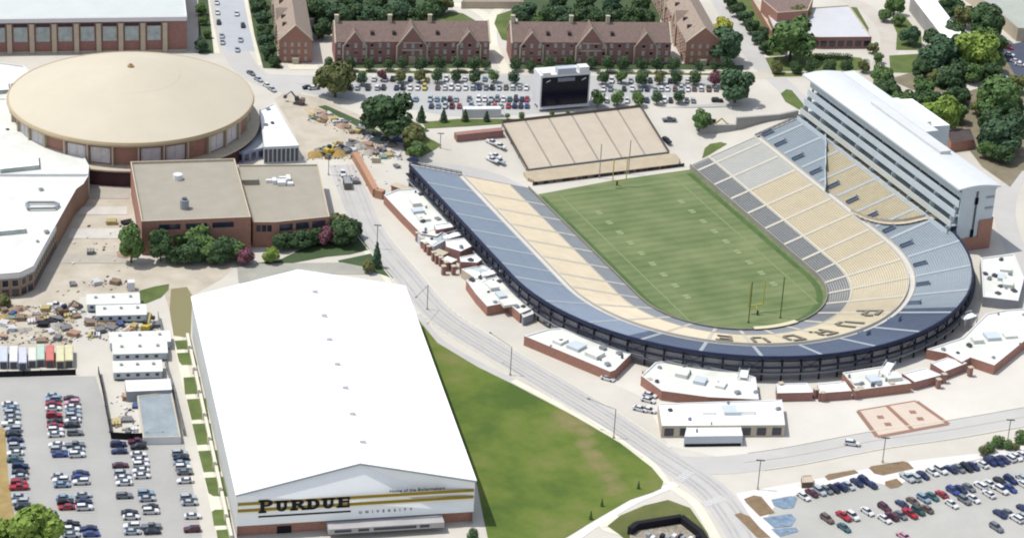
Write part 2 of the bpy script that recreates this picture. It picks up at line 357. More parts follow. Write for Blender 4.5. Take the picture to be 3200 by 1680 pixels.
# lane lines
def lane(pts, wd=.25, off=0, M=None, dash=False):
    mb = MB(); c = [at(*q) for q in smoothline(pts, 10)]
    for i in range(len(c)-1):
        if dash and i % 2: continue
        q = linestrip(c[i], c[i+1], wd, None); mb.face([(v.x, v.y, 8.125) for v in q])
    tag(mb.build('lane_line', M or m_linem), kind='structure')
lane([(1030, 705), (1110, 795), (1250, 885), (1400, 975), (1540, 1062), (1650, 1138)], .3, M=mat('faded_line', (222, 214, 190), var=0))
lane([(1870, 1162), (2000, 1145), (2200, 1107), (2400, 1078), (2700, 1025)], .3, M=MATS['faded_line'])
# parking bay lines
def baylines(a, b, n, hd, ln, M=m_linem):
    mb = MB(); A = at(*a); B = at(*b)
    for i in range(n+1):
        c = A.lerp(B, i/n); h = Vector((math.cos(hd), math.sin(hd), 0))*ln/2
        q = linestrip(c-h, c+h, .14, None); mb.face([(v.x, v.y, H(v.x, v.y)+.05+LAY[0]*.0006) for v in q])
    tag(mb.build('parking_bay_lines', M), kind='structure')
hL_ = math.atan2((at(140, 1198.5)-at(100, 1200)).y, (at(140, 1198.5)-at(100, 1200)).x)
for a_, b_, n_ in (((32, 1015), (66, 1290), 46), ((140, 1000), (182, 1352), 56), ((182, 998), (228, 1350), 56), ((290, 1118), (330, 1345), 36), ((340, 1112), (386, 1345), 36), ((448, 1140), (488, 1345), 32)): baylines(a_, b_, n_, hL_, 5)
p_, q_ = e7([(2210, 1290), (2239, 1309)]); hR_ = math.atan2((at(*q_)-at(*p_)).y, (at(*q_)-at(*p_)).x)
for a_, b_, n_ in (((800, 1035), (1370, 900), 18), ((1620, 890), (2600, 690), 32), ((1400, 1130), (2600, 870), 38), ((1420, 1220), (2600, 935), 38), ((900, 1200), (1350, 1130), 16), ((1900, 1260), (2600, 1130), 22)):
    a_, b_ = e7([a_, b_]); baylines(a_, b_, n_, hR_, 5)
# ------------------------------------------------------------------ football field
fm = bpy.data.materials.new('football_turf'); fm.use_nodes = True; n = fm.node_tree; b = n.nodes['Principled BSDF']
b.inputs['Roughness'].default_value = .9; b.inputs['Specular IOR Level'].default_value = .15
tc = n.nodes.new('ShaderNodeTexCoord'); sp = n.nodes.new('ShaderNodeSeparateXYZ'); n.links.new(tc.outputs['Object'], sp.inputs[0])
mt = n.nodes.new('ShaderNodeMath'); mt.operation = 'MULTIPLY'; mt.inputs[1].default_value = 2*math.pi/4.572; n.links.new(sp.outputs['Y'], mt.inputs[0])
si = n.nodes.new('ShaderNodeMath'); si.operation = 'SINE'; n.links.new(mt.outputs[0], si.inputs[0])
nz = n.nodes.new('ShaderNodeTexNoise'); nz.inputs['Scale'].default_value = .06; nz.inputs['Detail'].default_value = 8
n.links.new(tc.outputs['Object'], nz.inputs['Vector'])
ma = n.nodes.new('ShaderNodeMath'); ma.operation = 'MULTIPLY_ADD'; ma.inputs[1].default_value = .06; n.links.new(si.outputs[0], ma.inputs[0]); n.links.new(nz.outputs['Fac'], ma.inputs[2])
cr = n.nodes.new('ShaderNodeValToRGB'); e = cr.color_ramp.elements
def A3(c, k=1): return [lin(v)*KA*k/.42 for v in c]+[1]
e[0].position = .3; e[0].color = A3((110, 130, 84)); e[1].position = .72; e[1].color = A3((148, 158, 112))
n.links.new(ma.outputs[0], cr.inputs[0]); n.links.new(cr.outputs[0], b.inputs['Base Color'])
pts = [(34.6, 63), (34.6, -35)]+[(34.6*math.cos(t), -35-34.6*math.sin(t)) for t in [i*math.pi/24 for i in range(1, 24)]]+[(-34.6, -35), (-34.6, 58), (0, 62)]
o = sheet('football_field', pts, fm, .06, world=True)
m_field_edge = mat('turf_edge', (92, 118, 66), var=.2, scale=.2, det=7)
mb = MB()
path = [(33.2, 60), (33.2, -35)]+[(33.2*math.cos(t), -35-33.2*math.sin(t)) for t in [i*math.pi/24 for i in range(1, 24)]]+[(-33.2, -35), (-33.2, 56)]
for i in range(len(path)-1):
    a, b_ = path[i], path[i+1]; s1 = .84
    def inn(p): return (p[0]*.93, -35+(p[1]+35)*.93 if p[1] < -35 else p[1])
    a2, b2 = inn(a), inn(b_)
    mb.face([(*a, .14), (*b_, .14), (*b2, .14), (*a2, .14)])
tag(mb.build('sideline_turf', m_field_edge), kind='structure')
m_num = mat('faded_field_paint', (164, 178, 132), var=.15, scale=1)
mb = MB()
for k in range(9):
    y = (4-k)*9.144
    for sx in (-17.1, 17.1):
        for dy in (-.85, .85):
            mb.face([(sx-1.1, y+dy-.6, .15), (sx+1.1, y+dy-.6, .15), (sx+1.1, y+dy+.6, .15), (sx-1.1, y+dy+.6, .15)])
tag(mb.build('yard_numbers', m_num), kind='structure')
m_yl = mat('faint_yard_paint', (144, 162, 114), var=.12, scale=1)
mb = MB()
for k in range(-10, 11):
    y = k*4.572
    mb.face([(-24.4, y-.09, .145), (24.4, y-.09, .145), (24.4, y+.09, .145), (-24.4, y+.09, .145)])
for sx in (-24.6, 24.6): mb.face([(sx-.3, -54.9, .155), (sx+.3, -54.9, .155), (sx+.3, 54.9, .155), (sx-.3, 54.9, .155)])
for y in (-54.9, 54.9): mb.face([(-25, y-.3, .165), (25, y-.3, .165), (25, y+.3, .165), (-25, y+.3, .165)])
tag(mb.build('yard_lines', m_yl), kind='structure')
# ------------------------------------------------------------------ goal posts, nets
def goalpost(y, s, label):
    r = empty('goal_post', (0, y, 0)); tag(r, label, 'goal post', 'goal posts at the two ends of the field')
    mb = MB(); mb.bar((0, y+s*1.8, 0), (0, y+s*1.8, 2.2), .3, n=8); mb.bar((0, y+s*1.8, 2.2), (0, y, 3.05), .25, n=8); P(mb, 'post', m_ygreen, r)
    mb = MB(); mb.bar((-2.82, y, 3.05), (2.82, y, 3.05), .3); P(mb, 'crossbar', m_ygreen, r)
    for sx in (-1, 1):
        mb = MB(); mb.bar((sx*2.82, y, 3.05), (sx*2.82, y, 12.2), .28); P(mb, 'upright', m_ygreen, r)
    mb = MB(); mb.bar((0, y+s*1.8, .1), (0, y+s*1.8, 1.9), .6, n=8); P(mb, 'pad', m_black, r)
goalpost(-54.9, -1, 'yellow goal post at the curved end of the green field')
goalpost(55.5, 1, 'pale goal post at the beige bleacher end of the field')
def netpost(X, Y, h, label, M=m_steel):
    p = at(X, Y, 0.1); mb = MB(); mb.bar((0, 0, 0), (0, 0, h), .34, n=8); mb.bar((0, 0, 0), (0, 0, .5), .7, n=8)
    o = mb.build('net_pole', M); o.location = p; tag(o, label, 'pole', 'tall net poles behind the goal posts')
m_olive = mat('olive_pole', (96, 104, 58), var=.1)
netpost(1882, 811, 15.5, 'tall olive net pole left of the yellow goal post', m_olive); netpost(1962, 799, 15.5, 'tall olive net pole right of the yellow goal post', m_olive)
netpost(1507, 447, 14, 'left tall grey net pole in front of the beige bleachers', m_mgrey); netpost(1580, 437, 14, 'right tall grey net pole in front of the beige bleachers', m_mgrey)
# ------------------------------------------------------------------ grandstand bowl
def zr(r): return 1.1+(r-34.5)*.3175
def pt(t, r):
    """t: <0..99 straight right side (y=64-t), 99..279 arc degrees, then left side"""
    if t <= 99: return (r, 64-t)
    if t <= 279: a = math.radians(t-99); return (r*math.cos(a), -35-r*math.sin(a))
    return (-r, -35+(t-279))
bowl = empty('stadium_grandstand', (0, -35, 0))
tag(bowl, 'huge horseshoe grandstand with grey, tan and blue bench rows round the green field', 'grandstand')
seatc = dict(
    g_r=mat('grey_benches', (140, 145, 150), var=.06, scale=.3), g_l=mat('blue_grey_benches', (156, 162, 168), var=.06, scale=.3),
    w=mat('white_benches', (216, 217, 212), var=.04, scale=.3), t=mat('tan_benches', (236, 222, 190), var=.06, scale=.25),
    t_l=mat('pale_tan_benches', (250, 234, 204), var=.06, scale=.25), p=mat('sunlit_blue_benches', (170, 184, 193), var=.05, scale=.3),  # p, b, d: one seat blue with sun and shade painted in
    b=mat('shaded_blue_benches', (152, 166, 184), var=.06, scale=.3), d=mat('deep_shaded_blue_benches', (100, 112, 134), var=.08, scale=.3),
    k=mat('tan_deck_benches', (222, 206, 168), var=.10, scale=.35))
treadm = {}
for k_, M in seatc.items():
    src = {'g_r': (150, 153, 156), 'g_l': (156, 162, 168), 'w': (222, 222, 216), 't': (232, 216, 182), 't_l': (246, 230, 202), 'p': (172, 186, 195), 'b': (152, 166, 184), 'd': (100, 112, 132), 'k': (214, 200, 168)}[k_]  # p, b, d treads repeat the painted sun and shade
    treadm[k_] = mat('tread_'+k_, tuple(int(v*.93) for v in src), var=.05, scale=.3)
def deckrange(r):
    """stretch of the right side (y0,y1) where the upper rows are tan"""
    f = (r-62)/21
    return (-10-24*min(1, max(0, f))**.6, 9+36*f)
bounds = [0, 5.4, 19.3, 33, 46.6, 60.5, 75, 88.5, 99]+[99+13.85*i for i in range(1, 13)]+[279, 290, 304, 318, 332, 346, 360, 374]
TEND = 376.5
bounds = bounds[:-1]+[TEND]
def colr(band, t, r):
    if band == 0: return 'g_r' if t < 170 else 'g_l'
    if band == 1: return 'w' if t < 34 else ('t' if t < 215 else 't_l')
    y = 64-t
    if t <= 99:
        a, b_ = deckrange(r)
        if a < y < b_: return 'k'
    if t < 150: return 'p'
    return 'd' if 150 <= t < 240 else 'b'  # painted seat tone follows how sun meets each side
def seating(band, t0, t1, r0, r1):
    L = 1.25/2
    def off(t, sgn, r):
        if 99 < t < 279: return t+sgn*math.degrees(L/r)
        return t+sgn*L
    nseg = 1 if (t1 <= 99 or t0 >= 279) else 4
    if band == 2 and t1 <= 99: nseg = 8
    n = int(round((r1-r0)/.82)); dr = (r1-r0)/n
    mb = MB(); keys = []
    def mi(k):
        if k not in keys: keys.append(k)
        return keys.index(k)
    for i in range(n):
        ra = r0+i*dr; rb = ra+dr; za = zr(ra); zb = zr(rb)
        for s in range(nseg):
            ta = t0+(t1-t0)*s/nseg; tb = t0+(t1-t0)*(s+1)/nseg
            if s == 0: ta = off(t0, 1, ra)
            if s == nseg-1: tb = off(t1, -1, ra)
            k = colr(band, (ta+tb)/2, ra)
            q = lambda r, z: ((*pt(ta, r), z), (*pt(tb, r), z))
            a0, b0 = q(ra, za); a1, b1 = q(rb, za); a2, b2 = q(rb, zb)
            mb.face([a0, b0, b1, a1], mi('T'+k)); mb.face([a1, b1, b2, a2], mi('T'+k))
            rs = ra+.1; re = ra+.56; zs = za+.24
            c0, d0 = q(rs, zs); c1_, d1_ = q(re, zs); e0, f0 = q(rs, za+.02); e1_, f1_ = q(re, za+.02)
            mb.face([c0, d0, d1_, c1_], mi('S'+k)); mb.face([e0, f0, d0, c0], mi('S'+k)); mb.face([c1_, d1_, f1_, e1_], mi('S'+k))
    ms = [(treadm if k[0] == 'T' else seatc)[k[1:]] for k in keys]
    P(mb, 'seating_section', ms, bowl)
BR = [(34.9, 42.3), (42.9, 61.6), (64.2, 82.6)]
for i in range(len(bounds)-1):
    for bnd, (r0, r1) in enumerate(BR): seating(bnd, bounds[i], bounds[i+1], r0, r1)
m_aisle = mat('aisle_concrete', (222, 216, 200), var=.06, scale=.4)
m_aisleb = mat('blue_aisle_concrete', (190, 198, 204), var=.06, scale=.4)
def sweep(prof, t0, t1, step=4, close=False):
    mb = MB(); ts = [t0]
    n = max(1, int((t1-t0)/step))
    brk = sorted(set([t0+(t1-t0)*k/n for k in range(n+1)]+[x for x in (99, 279) if t0 < x < t1]))
    for a, b_ in zip(brk[:-1], brk[1:]):
        for (p, q) in zip(prof[:-1], prof[1:]):
            mb.face([(*pt(a, p[0]), p[1]), (*pt(b_, p[0]), p[1]), (*pt(b_, q[0]), q[1]), (*pt(a, q[0]), q[1])])
    return mb
# sloped base seen as the stair aisles, front wall, walkways, rim
P(sweep([(34.5, zr(34.5)-.15), (62, zr(62)-.15)], 0, TEND), 'aisle_slab', m_aisle, bowl)
P(sweep([(64, zr(64)-.15), (83, zr(83)-.15)], 0, TEND), 'upper_aisle_slab', m_aisleb, bowl)
for t_ in bounds[1:-1]:
    for r0_, r1_, M_ in ((34.9, 61.6, m_aisle), (64.2, 82.5, m_aisleb)):
        mb = MB(); n_ = 16
        for i_ in range(n_):
            ra_ = r0_+(r1_-r0_)*i_/n_; rb_ = r0_+(r1_-r0_)*(i_+1)/n_
            def ee(r_, sg): return (*pt(t_+sg*(math.degrees(.62/r_) if 99 < t_ < 279 else .62), r_), zr(r_)+.2)
            mb.face([ee(ra_, -1), ee(ra_, 1), ee(rb_, 1), ee(rb_, -1)])
        P(mb, 'stair_aisle', M_, bowl)
P(sweep([(34.3, 0), (34.3, 2.0), (34.6, 2.0), (34.6, 1.0)], 0, TEND), 'front_wall', mat('front_wall_paint', (176, 172, 160), var=.1), bowl)
P(sweep([(42.3, zr(42.3)), (42.5, zr(42.5)+.35), (42.9, zr(42.9)+.35), (42.9, zr(42.9))], 0, TEND), 'cross_aisle', m_aisle, bowl)
P(sweep([(61.6, zr(61.6)), (61.7, zr(61.6)+1.0), (61.9, zr(61.6)+1.0), (61.9, zr(62)-.1), (64.0, zr(62)-.1), (64.0, zr(64)+.2)], 0, TEND), 'concourse_walkway', mat('walkway_concrete', (236, 232, 222), var=.05), bowl)
m_sidew = mat('stand_end_wall', (150, 152, 156), var=.1)
for t in (0, TEND):
    mb = MB(); pr = [(34.5, 0), (34.5, zr(34.5)), (83, zr(83)), (83, 6)]
    x0 = pt(t, 1)
    q = [(*pt(t, r), z) for r, z in pr]; mb.face(q)
    q = [(*pt(t+(-.4 if t == 0 else .4), r), z) for r, z in pr]; mb.face(q[::-1])
    for (r, z), (r_, z_) in zip(pr[:-1], pr[1:]):
        tt = t+(-.4 if t == 0 else .4)
        mb.face([(*pt(t, r), z), (*pt(t, r_), z_), (*pt(tt, r_), z_), (*pt(tt, r), z)])
    P(mb, 'end_wall', m_sidew, bowl)
    mb = MB(); tt = t+(-.2 if t == 0 else .2)
    for r in [62+i*2.1 for i in range(11)]: mb.bar((*pt(tt, r), zr(r)), (*pt(tt, r), zr(r)+1.3), .12)
    mb.bar((*pt(tt, 62), zr(62)+1.3), (*pt(tt, 83), zr(83)+1.3), .22); mb.bar((*pt(tt, 62), zr(62)+.7), (*pt(tt, 83), zr(83)+.7), .3)
    P(mb, 'end_railing', m_steel, bowl)
# rim and steel behind
P(sweep([(82.6, zr(82.6)), (82.8, 17.0), (83.2, 17.0), (83.4, 15.9), (82.2, 15.8)], 0, TEND), 'rim_parapet', mat('rim_steel', (46, 54, 84), var=.15, scale=.2), bowl)
P(sweep([(83.4, 13.1), (83.4, 13.5), (84.4, 13.5), (84.4, 13.1)], 40, TEND), 'rear_catwalk', m_navy, bowl)
P(sweep([(82.6, 10.8), (82.6, 11.1), (84.0, 11.1), (84.0, 10.8)], 40, TEND), 'rear_walkway', m_mgrey, bowl)
P(sweep([(64, zr(64)-1.2), (83, zr(83)-1.6)], 0, TEND), 'seating_underside', mat('underside_steel', (150, 154, 164), var=.15, scale=.4), bowl)
P(sweep([(81.4, 5.5), (81.4, zr(81.4)-.9)], 0, TEND), 'inner_wall', mat('inner_wall_block', (196, 194, 196), var=.1), bowl)
tl = [104+i*4.4 for i in range(40)]+[282+i*5.0 for i in range(19)]
for i, t in enumerate(tl[:99]):
    mb = MB(); x, y = pt(t, 82.9); mb.bar((x, y, 7.5), (x, y, 15.8), .45)
    x2, y2 = pt(t, 81.2); mb.bar((x, y, 12), (x2, y2, 15.2), .25)
    mb.bar((x, y, 15.2), (x2, y2, 15.0), .35)
    P(mb, 'steel_column', m_navy, bowl)
mb = MB()
for i in range(len(tl)-1):
    if tl[i+1]-tl[i] > 6: continue
    a = pt(tl[i], 82.7); b_ = pt(tl[i+1], 82.7)
    if i % 3 == 0: mb.bar((*a, 11.2), (*b_, 15.3), .2); mb.bar((*b_, 11.2), (*a, 15.3), .2)
P(mb, 'cross_bracing', m_steel, bowl)
# aisle rails and vomitories of the upper tier
portal = [1.5, 12, 26, 40, 53.5, 67.5, 81.7, 94]+[99+13.85*(i+.5) for i in range(0, 13)]+[285+14*i for i in range(7)]
for t in portal:
    if t > 185: continue
    mb = MB(); r0, r1 = 64.3, 68.6
    def off(t, d, r): return t+(math.degrees(d/r) if 99 < t < 279 else d)
    a = [pt(off(t, -.6, r0), r0), pt(off(t, .6, r0), r0), pt(off(t, .6, r1), r1), pt(off(t, -.6, r1), r1)]
    if t < 215: mb.face([(a[0][0], a[0][1], zr(r0)+.55), (a[1][0], a[1][1], zr(r0)+.55), (a[2][0], a[2][1], zr(r1)+.55), (a[3][0], a[3][1], zr(r1)+.55)], 1)
    for s in ((-1, 1) if t < 215 else (1,)):
        p = pt(off(t, s*.7, r0), r0); q = pt(off(t, s*.7, r1), r1)
        mb.face([(*p, zr(r0)), (*q, zr(r1)), (*q, zr(r1)+1.0), (*p, zr(r0)+1.0)], 0)
        p2 = pt(off(t, s*.85, r0), r0); q2 = pt(off(t, s*.85, r1), r1)
        mb.face([(*p2, zr(r0)), (*q2, zr(r1)), (*q2, zr(r1)+1.0), (*p2, zr(r0)+1.0)], 0)
        mb.face([(*p, zr(r0)+1.0), (*q, zr(r1)+1.0), (*q2, zr(r1)+1.0), (*p2, zr(r0)+1.0)], 0)
    p = pt(off(t, -1, r1), r1); q = pt(off(t, 1, r1), r1); mb.face([(*p, zr(r1)), (*q, zr(r1)), (*q, zr(r1)+1.6), (*p, zr(r1)+1.6)], 0)
    P(mb, 'entrance_tunnel', [mat('tunnel_wall', (150, 166, 186), var=.05) if t < 190 else seatc['b'], mat('tunnel_shade', (70, 78, 96), var=.1)], bowl)
# white wall along the tan upper rows and cream ramp
mb = MB(); pr = [(62.2, 9), (69, 21.5), (76, 34), (81.5, 44.5)]
for (xa, ya), (xb, yb) in zip(pr[:-1], pr[1:]):
    mb.prism([(xa, ya-.25), (xb, yb-.25), (xb, yb+.25), (xa, ya+.25)], zr(62), zr(xb)+1.4)
P(mb, 'deck_side_wall', m_metal, bowl)
mb = MB(); pr = smoothline([(62.3, -10), (64.5, -19), (68, -25.5), (73, -30), (80, -33), (82.8, -37)], 4)
for (xa, ya), (xb, yb) in zip(pr[:-1], pr[1:]):
    mb.face([(xa, ya, zr(xa)+.7), (xb, yb, zr(xb)+.7), (xb+.2, yb-1.9, zr(xb)+.7), (xa-.6, ya-1.7, zr(xa)+.7)])
    mb.face([(xa, ya, zr(xa)), (xb, yb, zr(xb)), (xb, yb, zr(xb)+1.7), (xa, ya, zr(xa)+1.7)])
P(mb, 'curved_ramp', m_stone, bowl)
# letters laid in the end rows, read from the field
GL = {'P': ['11110', '10001', '10001', '11110', '10000', '10000'], 'U': ['10001', '10001', '10001', '10001', '10001', '01110'],
      'R': ['11110', '10001', '10001', '11110', '10010', '10001'], 'D': ['11110', '10001', '10001', '10001', '10001', '11110'],
      'E': ['11111', '10000', '11110', '10000', '10000', '11111']}
m_let = mat('charcoal_seat_letters', (146, 140, 124), var=.1)
for i, ch in enumerate('PURDUE'):
    tc_ = 99+56.5+i*12.6
    mb = MB()
    for ry, row in enumerate(GL[ch]):
        for cx_, v in enumerate(row):
            if v == '1':
                ta = tc_+(cx_-2.5)*1.15; tb = ta+1.16; rb = 58.0-ry*1.6; ra = rb-1.62
                q = [(*pt(ta, ra), zr(ra)+.6), (*pt(tb, ra), zr(ra)+.6), (*pt(tb, rb), zr(rb)+.6), (*pt(ta, rb), zr(rb)+.6)]
                mb.face(q); mb.face([(a, b_, c-.15) for a, b_, c in q[::-1]])
    P(mb, 'seat_letter', m_let, bowl)
# cream front deck with yellow rail near the curved end
P(sweep([(33.2, 0), (33.2, 2.1), (35.2, 2.1)], 174, 202), 'front_platform', mat('cream_paint', (240, 232, 196), var=.05), bowl)
# ------------------------------------------------------------------ far bleachers
sb = empty('bleachers', (3, 90, 0)); tag(sb, 'large beige freestanding bleachers at the open end of the stadium', 'bleachers')
mb = MB(); nrow = 34
yA, zA, yB, zB = 76.0, 1.8, 103.5, 10.4
XL, XR = -28.6, 31.2
secs = 6
for s in range(secs):
    xa = XL+(XR-XL)*s/secs+.35; xb = XL+(XR-XL)*(s+1)/secs-.35
    mb = MB()
    for i in range(nrow):
        ya = yA+(yB-yA)*i/nrow; yb = yA+(yB-yA)*(i+1)/nrow; za = zA+(zB-zA)*i/nrow; zb = zA+(zB-zA)*(i+1)/nrow
        mb.face([(xa, ya, za), (xb, ya, za), (xb, yb-.06, zb-.1), (xa, yb-.06, zb-.1)]); mb.face([(xa, yb-.06, zb-.1), (xb, yb-.06, zb-.1), (xb, yb, zb), (xa, yb, zb)])
    P(mb, 'seating_section', m_bleach, sb)
mb = MB(); mb.face([(XL, yA, zA-.2), (XR, yA, zA-.2), (XR, yB, zB-.2), (XL, yB, zB-.2)]); P(mb, 'aisle_slab', mat('grey_aisle', (176, 170, 160), var=.1), sb)
mb = MB()
for x in [XL+i*(XR-XL)/20 for i in range(21)]:
    for y in (78, 86, 94, 103.3):
        z = zA+(zB-zA)*(y-yA)/(yB-yA)-.3; mb.bar((x, y, H(x, y)-.3), (x, y, z), .18)
    mb.bar((x, 78, H(x, 78)), (x, 103.3, zB-.8), .14)
P(mb, 'scaffold', m_steel, sb)
mb = MB()
for x in (XL-.1, XR+.1):
    mb.bar((x, yA, zA+1), (x, yB, zB+1), .12)
    mb.face([(x, yA, zA-.2), (x, yB, zB-.2), (x, yB, zB+.9), (x, yA, zA+.9)])
mb.face([(XL, yB+.1, zB-.2), (XR, yB+.1, zB-.2), (XR, yB+.1, zB+1.1), (XL, yB+.1, zB+1.1)])
P(mb, 'side_railing', mat('brown_grey_rail', (128, 118, 110), var=.1), sb)
mb = MB()
mb.face([(XL, yA-.1, zA-.9), (XR, yA-.1, zA-.9), (XR, yA-.1, zA+.9), (XL, yA-.1, zA+.9)])
P(mb, 'front_railing', m_mgrey, sb)
# lower front tier
mb = MB(); y0, y1 = 67.0, 75.3
fp = [(XL-3, y0+3), (XL-.5, y0+.6), (XL+3, y0), (XR-2, y0), (XR+1.5, y0+.8), (XR+3, y0+4), (XR+2.4, y1+14), (XR+1.6, y1+14), (XR+1, y1), (XL-2, y1)]
n_ = 9
for i in range(n_):
    ya = y0+(y1-y0)*i/n_; yb = y0+(y1-y0)*(i+1)/n_; za = .9+i*.14
    xi = 2.2*(1-min(1, i/4))
    mb.prism([(XL-2.5+xi, ya), (XR+2.2-xi, ya), (XR+2.2-xi, yb), (XL-2.5+xi, yb)], .1, za)
P(mb, 'front_tier', m_tanb, sb)
mb = MB(); cols = [(44, 42, 52), (98, 60, 62), (70, 76, 70), (40, 44, 60), (120, 112, 104)]
fm_ = [mat('fence_panel_%d' % i, c, var=.1) for i, c in enumerate(cols)]
xx = XL-2.4
while xx < XR+2:
    wv = random.uniform(.7, 1.7); mb.box((xx+wv/2, y0-.5, .75), (wv*.92, .25, 1.25), random.randrange(5)); xx += wv
P(mb, 'front_fence', fm_, sb)
# concrete drive to the right of the bleachers is the ground itself; low brick wall to the left
def wallthing(name, pts, h, th, M, label, cat='wall', z=None, cap=None, group=None):
    ps = [at(*q) if z is None else at(*q, z) for q in pts]
    r = empty(name, ps[0]); tag(r, label, cat, group)
    mb = MB()
    for a, b_ in zip(ps[:-1], ps[1:]):
        q = linestrip(a, b_, th, None); z0 = min(a.z, b_.z)-.3
        mb.prism([(v.x, v.y) for v in q], z0, max(a.z, b_.z)+h)
    P(mb, 'wall_body' if h > 1.3 else 'low_wall_body', M, r)
    if cap:
        mb = MB()
        for a, b_ in zip(ps[:-1], ps[1:]):
            q = linestrip(a, b_, th+.25, None); mb.prism([(v.x, v.y) for v in q], max(a.z, b_.z)+h+.003, max(a.z, b_.z)+h+.2, bottom=True)
        P(mb, 'coping', cap, r)
    return r
exec_later = []
# ------------------------------------------------------------------ buildings
def area(p): return sum(p[i][0]*p[(i+1) % len(p)][1]-p[(i+1) % len(p)][0]*p[i][1] for i in range(len(p)))
def building(name, label, cat, pts, ztop, wallM, roofM, zbase=7.5, par=.7, capM=None, group=None, world=False, units=0, unitM=None):
    W = [tuple(q) if world else (lambda p: (p.x, p.y))(at(q[0], q[1], ztop)) for q in pts]
    if area(W) < 0: W = W[::-1]
    cx = sum(p[0] for p in W)/len(W); cy = sum(p[1] for p in W)/len(W)
    r = empty(name, (cx, cy, zbase)); tag(r, label, cat, group)
    mb = MB(); n_ = len(W)
    for i in range(n_):
        p, q = W[i], W[(i+1) % n_]; mb.face([(*p, zbase), (*q, zbase), (*q, ztop+par), (*p, ztop+par)])
    P(mb, 'wall', wallM, r)
    # inset ring for the parapet
    ins = []
    for i in range(n_):
        a, b_, c = Vector(W[i-1]), Vector(W[i]), Vector(W[(i+1) % n_])
        d1_ = (b_-a).normalized(); d2_ = (c-b_).normalized()
        n1 = Vector((-d1_.y, d1_.x)); n2 = Vector((-d2_.y, d2_.x)); nn = (n1+n2)
        if nn.length < .2: nn = n1
        nn.normalize(); k_ = .45/max(.35, nn.dot(n1)); ins.append((b_.x+nn.x*k_, b_.y+nn.y*k_))
    mb = MB(); mb.face([(*p, ztop) for p in ins]); P(mb, 'roof', roofM, r)
    if par > 0:
        mb = MB()
        for i in range(n_):
            j = (i+1) % n_
            mb.face([(*W[i], ztop+par), (*W[j], ztop+par), (*ins[j], ztop+par), (*ins[i], ztop+par)])
            mb.face([(*ins[i], ztop), (*ins[i], ztop+par), (*ins[j], ztop+par), (*ins[j], ztop)][::-1])
        P(mb, 'parapet', capM or roofM, r)
    rnd = random.Random(int(abs(cx)*10+abs(cy)))
    xs_ = [p[0] for p in W]; ys_ = [p[1] for p in W]; k_ = 0; tries = 0
    while k_ < units and tries < 400:
        tries += 1; x = rnd.uniform(min(xs_)+2, max(xs_)-2); y = rnd.uniform(min(ys_)+2, max(ys_)-2)
        ins_ = False; j = n_-1
        for i in range(n_):
            if (W[i][1] > y) != (W[j][1] > y) and x < (W[j][0]-W[i][0])*(y-W[i][1])/(W[j][1]-W[i][1])+W[i][0]: ins_ = not ins_
            j = i
        if not ins_: continue
        k_ += 1; mb = MB(); s = rnd.uniform(.5, 1.7); h = rnd.uniform(.4, 1.1); a_ = rnd.uniform(0, .5)
        ax = ((math.cos(a_), math.sin(a_)), (-math.sin(a_), math.cos(a_)))
        mb.box((x, y, ztop+h/2+.02), (s, s*rnd.uniform(.5, 1.4), h), ax=ax); mb.box((x, y, ztop+h+.12), (s*.7, s*.4, .2), ax=ax)
        P(mb, 'roof_unit', (unitM or m_mgrey) if rnd.random() < .6 else m_steel, r)
    return r, W
def facade(r, a, b_, z0, z1, n_, frac, M, name='window', d=.1, e0=0, e1=0, frameM=None, fr=.18):
    a = Vector(a); b_ = Vector(b_); L = (b_-a).length; u = (b_-a)/L; nrm = Vector((u.y, -u.x))   # outward for ccw walls
    s0 = e0; st = (L-e0-e1)/n_
    out = []
    for i in range(n_):
        c = a+u*(s0+st*(i+.5)); mb = MB(); wd = st*frac
        mb.box((c.x+nrm.x*d/2, c.y+nrm.y*d/2, (z0+z1)/2), (wd, d, z1-z0), ax=((u.x, u.y), (nrm.x, nrm.y)))
        o = P(mb, name, M, r)
        if frameM:
            mb = MB(); ax = ((u.x, u.y), (nrm.x, nrm.y)); dd = d+.08
            for (du, dz, wx, wz) in ((0, (z1-z0)/2, wd+fr, fr), (0, -(z1-z0)/2, wd+fr*1.6, fr), (-wd/2, 0, fr, z1-z0-fr), (wd/2, 0, fr, z1-z0-fr)):
                mb.box((c.x+u.x*du+nrm.x*dd/2, c.y+u.y*du+nrm.y*dd/2, (z0+z1)/2+dz), (wx, dd, wz), ax=ax)
            f = rootmove(mb, r).build('frame', frameM, o)
        out.append(o)
    return out
def band(r, a, b_, z0, z1, M, name, d=.12, e0=0, e1=0):
    return facade(r, a, b_, z0, z1, 1, 1, M, name, d, e0, e1)[0]
# --- round arena
MC = (-167.39, 136.63); MR = 45.97
ar = empty('round_arena', (MC[0], MC[1], 8)); tag(ar, 'round brick arena with a huge beige domed roof', 'arena')
def circ(r_, n_=96, a0=0, a1=2*math.pi): return [(MC[0]+r_*math.cos(a0+(a1-a0)*i/n_), MC[1]+r_*math.sin(a0+(a1-a0)*i/n_)) for i in range(n_)]
mb = MB(); N = 96
prof = [(r_, 24.2+11.8*(1-(r_/MR)**1.45)) for r_ in (45.6, 42, 38, 33, 28, 23, 18.6, 18.2, 14, 10, 6, 3, 1)]
prof = [(r_, z+(.08 if r_ <= 18.2 else 0)) for r_, z in prof]
for (ra, za), (rb, zb) in zip(prof[:-1], prof[1:]):
    A_ = circ(ra, N); B_ = circ(rb, N)
    for i in range(N): j = (i+1) % N; mb.face([(*A_[i], za), (*A_[j], za), (*B_[j], zb), (*B_[i], zb)])
dm = P(mb, 'dome_roof', m_dome, ar)
mb = MB()
for i in range(36):   # faint roof seams
    a = 2*math.pi*i/36
